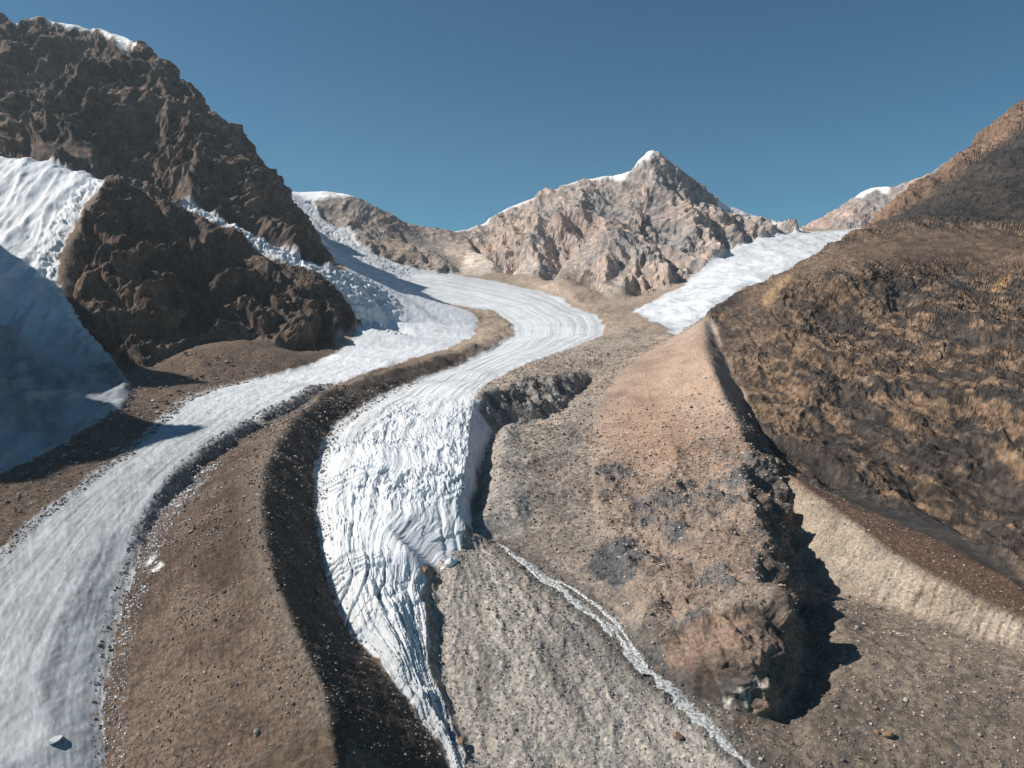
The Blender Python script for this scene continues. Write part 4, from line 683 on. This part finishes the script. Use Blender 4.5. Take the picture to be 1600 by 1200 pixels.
SPEC = {  # area: object name, label, category, material, smooth
 'valley_ground': ('valley_ground', 'brown and grey rubble ground of the valley floor around the glaciers', 'ground', 'mid_gravel'),
 'far_ridge': ('snow_domed_mountain', 'grey scree-covered mountain with a snow dome, left of the pale col', 'mountain', 'far_rock'),
 'summit_peak': ('pointed_mountain', 'pointed pinkish-grey rock peak with a snow streak below its summit', 'mountain', 'far_rock'),
 'far_right_peak': ('distant_mountain', 'pale distant mountain with snow on its crest, behind the side glacier', 'mountain', 'far_rock'),
 'right_mountain': ('brown_mountain', 'brown rocky mountain slope with shade painted dark on one side, rising behind the brown hill', 'mountain', 'left_rock'),
 'left_mountain': ('dark_rock_mountain', 'tall dark brown rock mountain towering over the icefall', 'mountain', 'left_rock'),
 'side_ridge': ('shading_mountain', 'dark mountain flank beside the hanging glacier whose shadow falls over the ice', 'mountain', 'left_rock'),
 'right_hill': ('rocky_hill', 'big brown craggy hill with smooth earthy top beside the gravel spur', 'hill', 'hill_rock'),
 'gravel_spur': ('gravel_hill', 'tan gravel spur with a sharp crest between the rubble and the brown hill', 'hill', 'near_gravel'),
 'lateral_moraine': ('lateral_moraine_hill', 'narrow moraine ridge with a pale furrowed wall at the foot of the brown hill', 'moraine', 'near_gravel'),
 'rock_knob': ('bedrock_hill', 'reddish bedrock knob with a dark shaded side above the meltwater stream', 'rock', 'knob_rock'),
 'debris_fan': ('debris_fan_ground', 'grey fan of streaked debris below the tip of the glacier tongue', 'ground', 'near_gravel'),
 'rock_hump': ('rock_hump_hill', 'dark craggy rock hump standing between the two icefalls', 'hill', 'hump_rock'),
 'hanging_glacier': ('hanging_glacier', 'steep white hanging glacier descending into shadow beside the dark rock hump', 'glacier', 'ice'),
 'side_glacier': ('side_glacier', 'white glacier flowing past the pointed peak behind the brown hill', 'glacier', 'ice'),
 'tributary_glacier': ('tributary_glacier', 'grey-white glacier strip fed by a broken icefall, left of the brown moraine', 'glacier', 'ice'),
 'main_glacier': ('main_glacier', 'bright white winding glacier tongue with crevasses ending in the debris', 'glacier', 'ice'),
 'medial_moraine': ('medial_moraine_hill', 'long curving brown rubble ridge between the two glacier strips', 'moraine', 'near_gravel'),
}
def tag(o, label, cat, group=None, kind=None):
    o['label'] = label; o['category'] = cat
    if group: o['group'] = group
    if kind: o['kind'] = kind
# one area per face; patches of a few faces join their neighbours
fid = ID[:-1, :-1].copy()
def tidy(f):
    for n in range(2):
        cnt = np.zeros((len(ORDER),)+f.shape, np.int8)
        p = np.pad(f, 1, mode='edge')
        for k in range(len(ORDER)):
            q = (p == k).astype(np.int8)
            cnt[k] = sum(q[a:a+f.shape[0], b:b+f.shape[1]] for a in range(3) for b in range(3))
        f = cnt.argmax(0).astype(np.int8)
    return f
fid = tidy(fid)
idx = np.arange(shp[0]*shp[1], dtype=np.int32).reshape(shp)
quads = np.stack([idx[:-1, :-1], idx[:-1, 1:], idx[1:, 1:], idx[1:, :-1]], -1)
P3 = np.stack([PX, PY, PZ], -1).reshape(-1, 3).astype(np.float32)
def link_mesh(name, verts, faces, nper, mat, tint=None, smooth=False):
    me = bpy.data.meshes.new(name)
    me.vertices.add(len(verts)); me.vertices.foreach_set('co', np.ascontiguousarray(verts, np.float32).ravel())
    me.loops.add(faces.size); me.loops.foreach_set('vertex_index', np.ascontiguousarray(faces, np.int32).ravel())
    me.polygons.add(len(faces)); me.polygons.foreach_set('loop_start', np.arange(0, faces.size, nper, dtype=np.int32))
    me.polygons.foreach_set('use_smooth', np.full(len(faces), smooth))
    me.update(calc_edges=True)
    if tint is not None:
        a = me.attributes.new('tint', 'FLOAT_COLOR', 'POINT')
        a.data.foreach_set('color', np.concatenate([tint, np.ones((len(tint), 1))], 1).astype(np.float32).ravel())
    me.materials.append(mat)
    o = bpy.data.objects.new(name, me); C.objects.link(o)
    return o
for k, n in enumerate(ORDER):
    f = quads[fid == k].reshape(-1, 4)
    if not len(f): continue
    used, inv = np.unique(f, return_inverse=True)
    nm, lab, cat, mt_ = SPEC[n]
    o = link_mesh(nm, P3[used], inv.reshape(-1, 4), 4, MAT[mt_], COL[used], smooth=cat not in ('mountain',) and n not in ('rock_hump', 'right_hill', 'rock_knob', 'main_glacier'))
    tag(o, lab, cat, kind=None if cat == 'glacier' else 'structure')
# ---------------------------------------------------------------- meltwater stream
rng = np.random.RandomState(3)
def ground_z(xs, ys):
    """height of the finished ground: nearest mesh vertex"""
    xs, ys = np.atleast_1d(xs), np.atleast_1d(ys); out = np.empty(len(xs))
    for k, (a, b) in enumerate(zip(xs, ys)):
        c = int(np.argmin(np.abs(cols-a/b))); r = int(np.argmin(np.abs(PY[:, c]-b))); out[k] = PZ[r, c]
    return out
def resample(line, n):
    p = np.array(line, float); d = np.concatenate([[0], np.cumsum(np.linalg.norm(np.diff(p, axis=0), axis=1))])
    t = np.linspace(0, d[-1], n)
    return np.stack([np.interp(t, d, p[:, k]) for k in range(3)], 1), t
def strand(t0, t1, off, width, seed):
    ctr, run = resample(LINES['stream_bed'], 420)
    for _ in range(40): ctr[1:-1] = (ctr[:-2]+2*ctr[1:-1]+ctr[2:])/4
    tan = np.gradient(ctr, axis=0); tan[:, 2] = 0; tan /= np.linalg.norm(tan, axis=1)[:, None]
    side = np.stack([tan[:, 1], -tan[:, 0], tan[:, 0]*0], 1)
    t = run/run[-1]
    ctr += side*(1.5*pn(run/21, run*0, run*0, seed)+.8*pn(run/7, run*0, run*0, seed+1)+off*np.sin(np.clip((t-t0)/(t1-t0), 0, 1)*math.pi))[:, None]
    half = width*(1.2+1.6*t)*(1+.9*pn(run/10, run*0, run*0, seed+2)+.5*pn(run/3.5, run*0, run*0, seed+3))
    half = np.maximum(half, .35)
    gz = ground_z(ctr[:, 0], ctr[:, 1]); gz = np.convolve(np.pad(gz, 5, mode='edge'), np.ones(11)/11, 'valid')
    k0, k1 = int(t0*419), int(t1*419)+1
    NX = 15; sv = []
    for k in range(NX):
        e = k/(NX-1)*2-1
        jag = 1+.35*pn(run/2.2, run*0+k*.1, run*0, seed+9)
        p = ctr+side*(half*e*jag)[:, None]; p[:, 2] = gz+.6-.55*e*e
        p[:, 2] += .45*fbm(p[:, 0], p[:, 1], p[:, 2], 1.4, 3, .6, 7)*(1-e*e*.6)
        sv.append(p[k0:k1])
    sv = np.stack(sv, 1); ii = np.arange(sv.shape[0]*NX).reshape(-1, NX)
    return sv.reshape(-1, 3), np.stack([ii[:-1, :-1], ii[:-1, 1:], ii[1:, 1:], ii[1:, :-1]], -1).reshape(-1, 4)
va, fa = strand(0, 1, 0, 1.45, 5); vb, fb = strand(.2, .62, -4.2, .6, 25); vc, fc = strand(.05, .3, 2.6, .45, 45)
sv = np.concatenate([va, vb, vc]); sf = np.concatenate([fa, fb+len(va), fc+len(va)+len(vb)])
def simple_mat(name, build):
    m = bpy.data.materials.new(name); m.use_nodes = True; build(m.node_tree, m.node_tree.nodes, m.node_tree.nodes['Principled BSDF']); return m
def water(t, nd, b):
    g = nd.new('ShaderNodeNewGeometry'); n = nd.new('ShaderNodeTexNoise'); n.inputs['Scale'].default_value = .9; n.inputs['Detail'].default_value = 7; n.inputs['Roughness'].default_value = .7
    t.links.new(g.outputs['Position'], n.inputs['Vector'])
    r = nd.new('ShaderNodeValToRGB'); e = r.color_ramp.elements
    e[0].position = .40; e[0].color = (.17, .175, .175, 1); e[1].position = .53; e[1].color = (.64, .65, .64, 1)
    t.links.new(n.outputs['Fac'], r.inputs[0]); t.links.new(r.outputs[0], b.inputs['Base Color'])
    bp = nd.new('ShaderNodeBump'); bp.inputs['Distance'].default_value = .5; t.links.new(n.outputs['Fac'], bp.inputs['Height']); t.links.new(bp.outputs[0], b.inputs['Normal'])
    b.inputs['Roughness'].default_value = .35
o = link_mesh('stream_water', sv, sf, 4, simple_mat('white_water', water), smooth=True)
tag(o, 'foaming white meltwater stream running down beside the debris fan', 'stream', kind='structure')

# ---------------------------------------------------------------- stones
def ico(sub, seed, rough=.22, flat=.7):
    import bmesh
    bm = bmesh.new(); bmesh.ops.create_icosphere(bm, subdivisions=sub, radius=1)
    v = np.array([w.co[:] for w in bm.verts]); f = np.array([[w.index for w in q.verts] for q in bm.faces]); bm.free()
    r = np.random.RandomState(seed)
    for _ in range(9):                                   # chip flat faces off
        d = r.normal(size=3); d /= np.linalg.norm(d); h = r.uniform(.55, .85)
        k = v@d; over = k > h; v[over] -= np.outer(k[over]-h, d)
    v *= 1+rough*r.uniform(-.5, .5, (len(v), 1)) if sub == 1 else 1
    v *= np.array([1, r.uniform(.65, .95), flat*r.uniform(.75, 1.1)])
    return v, f
def stone_mat(name, c, fine=.35, grain=.35):
    def build(t, nd, b):
        g = nd.new('ShaderNodeTexCoord'); n = nd.new('ShaderNodeTexNoise'); n.inputs['Scale'].default_value = 3; n.inputs['Detail'].default_value = 7; n.inputs['Roughness'].default_value = .7
        t.links.new(g.outputs['Object'], n.inputs['Vector'])
        r = nd.new('ShaderNodeValToRGB'); e = r.color_ramp.elements
        e[0].position = .3; e[0].color = tuple(k*(1-fine) for k in c)+(1,); e[1].position = .7; e[1].color = tuple(k*(1+fine) for k in c)+(1,)
        t.links.new(n.outputs['Fac'], r.inputs[0]); t.links.new(r.outputs[0], b.inputs['Base Color'])
        bp = nd.new('ShaderNodeBump'); bp.inputs['Distance'].default_value = .15; t.links.new(n.outputs['Fac'], bp.inputs['Height']); t.links.new(bp.outputs[0], b.inputs['Normal'])
        b.inputs['Roughness'].default_value = .9; b.inputs['Specular IOR Level'].default_value = .25
    return simple_mat(name, build)
def tint_mat(name):
    def build(t, nd, b):
        a = nd.new('ShaderNodeAttribute'); a.attribute_name = 'tint'; t.links.new(a.outputs['Color'], b.inputs['Base Color'])
        b.inputs['Roughness'].default_value = .95; b.inputs['Specular IOR Level'].default_value = .2
    return simple_mat(name, build)
fl = P3.reshape(shp+(3,)); flat_id = ids
areaw = (Y*du).ravel()*np.abs(np.gradient(PY, axis=0)).ravel()
inview = (np.abs(U.ravel()) < .84) & (Y.ravel() > 165)
def pick(mask, n, power=1.3):
    """random spots on an area; thinner far away, where single stones are too small to see"""
    w = areaw*mask*inview*np.clip(300/Y.ravel(), .1, 2)**power
    w = np.maximum(w, 0); return rng.choice(len(w), n, p=w/w.sum())
base = [ico(1, 100+k) for k in range(8)]
base = [(v, f) for v, f in base]
def scatter(name, label, mask, n, smin, smax, cols_, power=1.3, alpha=2.6):
    k = pick(mask, n, power)
    size = smin*(1-rng.rand(n)*(1-(smin/smax)**(alpha-1)))**(-1/(alpha-1))
    size *= np.clip(Y.ravel()[k]/300, .6, 2.2)
    allv, allf, allc, off = [], [], [], 0
    for b in range(8):
        s_ = k[b::8]; z_ = size[b::8]; v, f = small[b]
        if not len(s_): continue
        th = rng.rand(len(s_))*6.283; c, s = np.cos(th), np.sin(th)
        vx = v[None, :, 0]*c[:, None]-v[None, :, 1]*s[:, None]; vy = v[None, :, 0]*s[:, None]+v[None, :, 1]*c[:, None]
        vz = np.repeat(v[None, :, 2], len(s_), 0)
        jit = rng.uniform(-.4, .4, (len(s_), 2))
        q = np.stack([vx*z_[:, None]+(P3[s_, 0]+jit[:, 0])[:, None], vy*z_[:, None]+(P3[s_, 1]+jit[:, 1])[:, None], (vz+.25)*z_[:, None]+P3[s_, 2][:, None]], -1)
        cc = np.array(cols_)[rng.randint(len(cols_), size=len(s_))]*rng.uniform(.65, 1.3, (len(s_), 1))
        allv.append(q.reshape(-1, 3)); allc.append(np.repeat(cc, len(v), 0))
        allf.append((f[None]+(np.arange(len(s_))*len(v))[:, None, None]+off).reshape(-1, 3)); off += len(s_)*len(v)
    o = link_mesh(name, np.concatenate(allv), np.concatenate(allf), 3, STONES, np.concatenate(allc))
    tag(o, label, 'stones', kind='stuff')
STONES = tint_mat('loose_stones')
def tiny(seed):
    r = np.random.RandomState(seed)
    v = np.array([(1, 0, 0), (-1, 0, 0), (0, 1, 0), (0, -1, 0), (0, 0, 1), (0, 0, -1)], float)
    f = np.array([(0,2,4),(2,1,4),(1,3,4),(3,0,4),(2,0,5),(1,2,5),(3,1,5),(0,3,5)])
    v = (v+r.uniform(-.3, .3, v.shape))*np.array([.8, .62, .52]); return v, f
small = [tiny(k) for k in range(8)]
mor = (ids == ORDER.index('medial_moraine')); fan = (ids == ORDER.index('debris_fan')); vg = (ids == ORDER.index('valley_ground')) & (U.ravel() > -.05); lv = (ids == ORDER.index('valley_ground')) & (U.ravel() < -.2)
sp = (ids == ORDER.index('gravel_spur')); lm = (ids == ORDER.index('lateral_moraine')) | (face.ravel() > .5); tg = (ids == ORDER.index('tributary_glacier'))
GREY, BROWN, TAN, DARK = (.36, .34, .32), (.28, .20, .15), (.46, .37, .30), (.19, .17, .155)
scatter('moraine_rubble', 'loose brown and grey stones covering the medial moraine', mor*np.clip(.35+1.2*n_mid, .05, 1.5)*(Y.ravel() < 700), 14000, .24, 1.3, [GREY, BROWN, BROWN, DARK])
scatter('fan_rubble', 'loose grey stones strewn over the debris fan', fan, 11000, .22, 1.1, [GREY, GREY, DARK, TAN])
scatter('valley_rubble', 'loose stones on the rubble ground beside the ice', vg & (Y.ravel() < 1100), 16000, .25, 1.3, [GREY, TAN, BROWN, DARK, TAN])
scatter('spur_rubble', 'loose tan stones on the gravel spur', sp*sstep(700, 420, Y.ravel()), 9000, .25, 1.4, [TAN, GREY, BROWN, TAN])
scatter('slope_rubble', 'dark stones stuck in the pale lateral moraine wall', lm, 1600, .22, .9, [BROWN, DARK, TAN])
scatter('shore_rubble', 'dark stones on the shaded ground beside the glacier strip', lv & (Y.ravel() < 900), 1500, .4, 2., [DARK, BROWN, GREY])
rimw = (np.minimum(ds_, dsl).ravel() < .02) & tg & (Y.ravel() < 800)
scatter('ice_edge_rubble', 'dark stones along the edge of the grey glacier strip', rimw, 2500, .3, 1.5, [DARK, BROWN, GREY])
edge = (dtl.ravel() < .02) & (Y.ravel() < 800)
scatter('moraine_foot_rubble', 'dark stones where the shaded moraine meets the white tongue', edge, 1500, .3, 1.3, [DARK, BROWN, GREY])

crumb = (ds_.ravel() < .035) & mor & (Y.ravel() < 450)
scatter('ice_rubble', 'white ice crumbs along the lower edge of the brown moraine', crumb, 2600, .25, 1.2, [(.75, .76, .77), (.6, .61, .62)])
scatter('stream_rubble', 'wet dark stones along and in the meltwater stream', (dst.ravel() < .016) & (Y.ravel() < 345), 900, .3, 1.1, [(.10, .095, .09), (.15, .14, .13), GREY])
big = []
for k in range(8):
    v, f = ico(2, 300+k)
    q = v/np.linalg.norm(v, axis=1)[:, None]
    v = v*(1+.10*fbm(q[:, 0]+k, q[:, 1], q[:, 2], .8, 3, .55, 200+k))[:, None]
    me = bpy.data.meshes.new('boulder_shape_%d' % k); me.from_pydata(v.tolist(), [], f.tolist()); big.append(me)
SM = {'grey': stone_mat('grey_boulder', (.33, .31, .29)), 'brown': stone_mat('brown_boulder', (.24, .165, .12)), 'old_ice': stone_mat('old_ice', (.50, .53, .56), .15), 'rust': stone_mat('rust_boulder', (.27, .165, .105)),
      'pale': stone_mat('pale_boulder', (.50, .46, .42)), 'dark': stone_mat('dark_boulder', (.14, .12, .11)), 'ice': stone_mat('ice_block', (.80, .83, .86), .08)}
meshes = {}
def boulder(x, y, r, colour, label, group=None, name='boulder', cat='boulder', tall=1.0, kind=None):
    k = kind if kind is not None else rng.randint(8); key = (k, colour)
    if key not in meshes:
        me = big[k].copy(); me.materials.append(SM[colour]); meshes[key] = me
    o = bpy.data.objects.new(name, meshes[key]); C.objects.link(o)
    o.location = (x, y, ground_z(x, y)[0]+.28*r*tall); o.rotation_euler = (rng.uniform(-.25, .25), rng.uniform(-.25, .25), rng.rand()*6.28)
    o.scale = (r, r, r*tall); tag(o, label, cat, group)
    return o
boulder(-79.9, 209.6, 1.7, 'grey', 'pale grey boulder alone low on the brown medial moraine', name='boulder', cat='boulder', tall=1)
boulder(-153.7, 329.8, 1.6, 'grey', 'grey boulder on the moraine uphill of two small snow patches', name='boulder', cat='boulder', tall=0.9)
boulder(-113.4, 269.5, 1.5, 'dark', 'dark boulder halfway up the sunlit side of the medial moraine', name='boulder', cat='boulder', tall=0.8)
boulder(132.2, 234.5, 2.2, 'rust', 'largest rust-brown boulder on the gravel right of the bedrock knob', name='boulder', cat='boulder', tall=1)
boulder(129.2, 236.1, 1.4, 'rust', 'smaller rust-brown boulder touching the largest rust one', name='boulder', cat='boulder', tall=0.9)
boulder(147.1, 250.9, 1.1, 'pale', 'pale boulder on the gravel below the moraine wall', name='boulder', cat='boulder', tall=0.9)
boulder(56.6, 228.7, 2, 'brown', 'brown boulder on the fan beside the lower stream', name='boulder', cat='boulder', tall=1.1)
boulder(-28.5, 321.1, 3.4, 'ice', 'white block of ice fallen from the tongue onto the debris fan', name='ice_block', cat='ice block', tall=1.35)
boulder(-32.3, 320.4, 1.4, 'ice', 'small ice lump beside the fallen white ice block', name='ice_block', cat='ice block', tall=0.8)
boulder(-39.7, 312.9, 2.6, 'rust', 'orange-brown rock wedged against the melting edge of the tongue', name='boulder', cat='boulder', tall=1.1)
boulder(-17.5, 227.8, 2, 'brown', 'brown rock at the very tip of the glacier tongue', name='boulder', cat='boulder', tall=1)
boulder(4.4, 474.6, 1.5, 'pale', 'pale boulder on the rubble beside the grey buttress', name='boulder', cat='boulder', tall=0.9)
boulder(51.3, 327.5, 1.3, 'pale', 'pale boulder next to the dark bedrock slab', name='boulder', cat='boulder', tall=0.9)
boulder(86.5, 351.8, 3, 'dark', 'dark angular rock outcrop standing on the gravel spur', name='boulder', cat='boulder', tall=1.1)
boulder(-151.6, 221.6, 2.8, 'old_ice', 'lone ice hummock on the grey glacier strip', name='ice_block', cat='ice block', tall=0.55)

def crowd(mask, n, rmin, rmax, colours, label, group):
    for s_ in pick(mask, n, 1.0):
        r = rmin*(rmax/rmin)**(rng.rand()**2.2)
        boulder(float(P3[s_, 0]), float(P3[s_, 1]), r*np.clip(Y.ravel()[s_]/300, .7, 1.8), c_ := colours[rng.randint(len(colours))], 'small %s %s' % ({'rust': 'rust-brown'}.get(c_, c_), label), group)
crowd(mor & (Y.ravel() < 600), 78, .55, 1.2, ['grey', 'brown', 'pale', 'dark'], 'boulder lying among the gravel of the medial moraine', 'small boulders on the medial moraine')
crowd(fan, 60, .55, 1.2, ['grey', 'dark', 'brown'], 'boulder lying on the streaked grey debris fan', 'small boulders on the debris fan')
crowd(vg & (Y.ravel() < 750), 78, .6, 1.5, ['grey', 'brown', 'pale', 'dark'], 'boulder lying on the open rubble of the valley floor', 'small boulders on the valley rubble')
crowd(sp & (Y.ravel() < 550), 40, .55, 1.2, ['grey', 'brown', 'pale'], 'boulder lying on the tan gravel spur', 'small boulders on the gravel spur')

knobfoot = soft(is_('rock_knob'), 14).ravel()*(~is_('rock_knob').ravel())*(dst.ravel() > .03)
crowd(knobfoot*(knobfoot > .12), 22, .7, 1.7, ['brown', 'grey', 'rust'], 'fallen block lying at the foot of the bedrock knob', 'fallen blocks around the bedrock knob')
# ---------------------------------------------------------------- thin mountain haze
bx = [(-14500, -300, -140), (14500, -300, -140), (14500, 5700, -140), (-14500, 5700, -140), (-14500, -300, 1250), (14500, -300, 1250), (14500, 5700, 1250), (-14500, 5700, 1250)]
me = bpy.data.meshes.new('haze'); me.from_pydata(bx, [], [(0, 3, 2, 1), (4, 5, 6, 7), (0, 1, 5, 4), (1, 2, 6, 5), (2, 3, 7, 6), (3, 0, 4, 7)])
hz = bpy.data.objects.new('haze', me); C.objects.link(hz)
hm = bpy.data.materials.new('thin_haze'); hm.use_nodes = True; ht = hm.node_tree
ht.nodes.remove(ht.nodes['Principled BSDF'])
pv = ht.nodes.new('ShaderNodeVolumePrincipled'); pv.inputs['Color'].default_value = (.80, .90, 1, 1); pv.inputs['Density'].default_value = 3.2e-5; pv.inputs['Anisotropy'].default_value = .2
ht.links.new(pv.outputs[0], ht.nodes['Material Output'].inputs['Volume'])
me.materials.append(hm); tag(hz, 'thin pale haze over the far mountains', 'haze', kind='stuff')
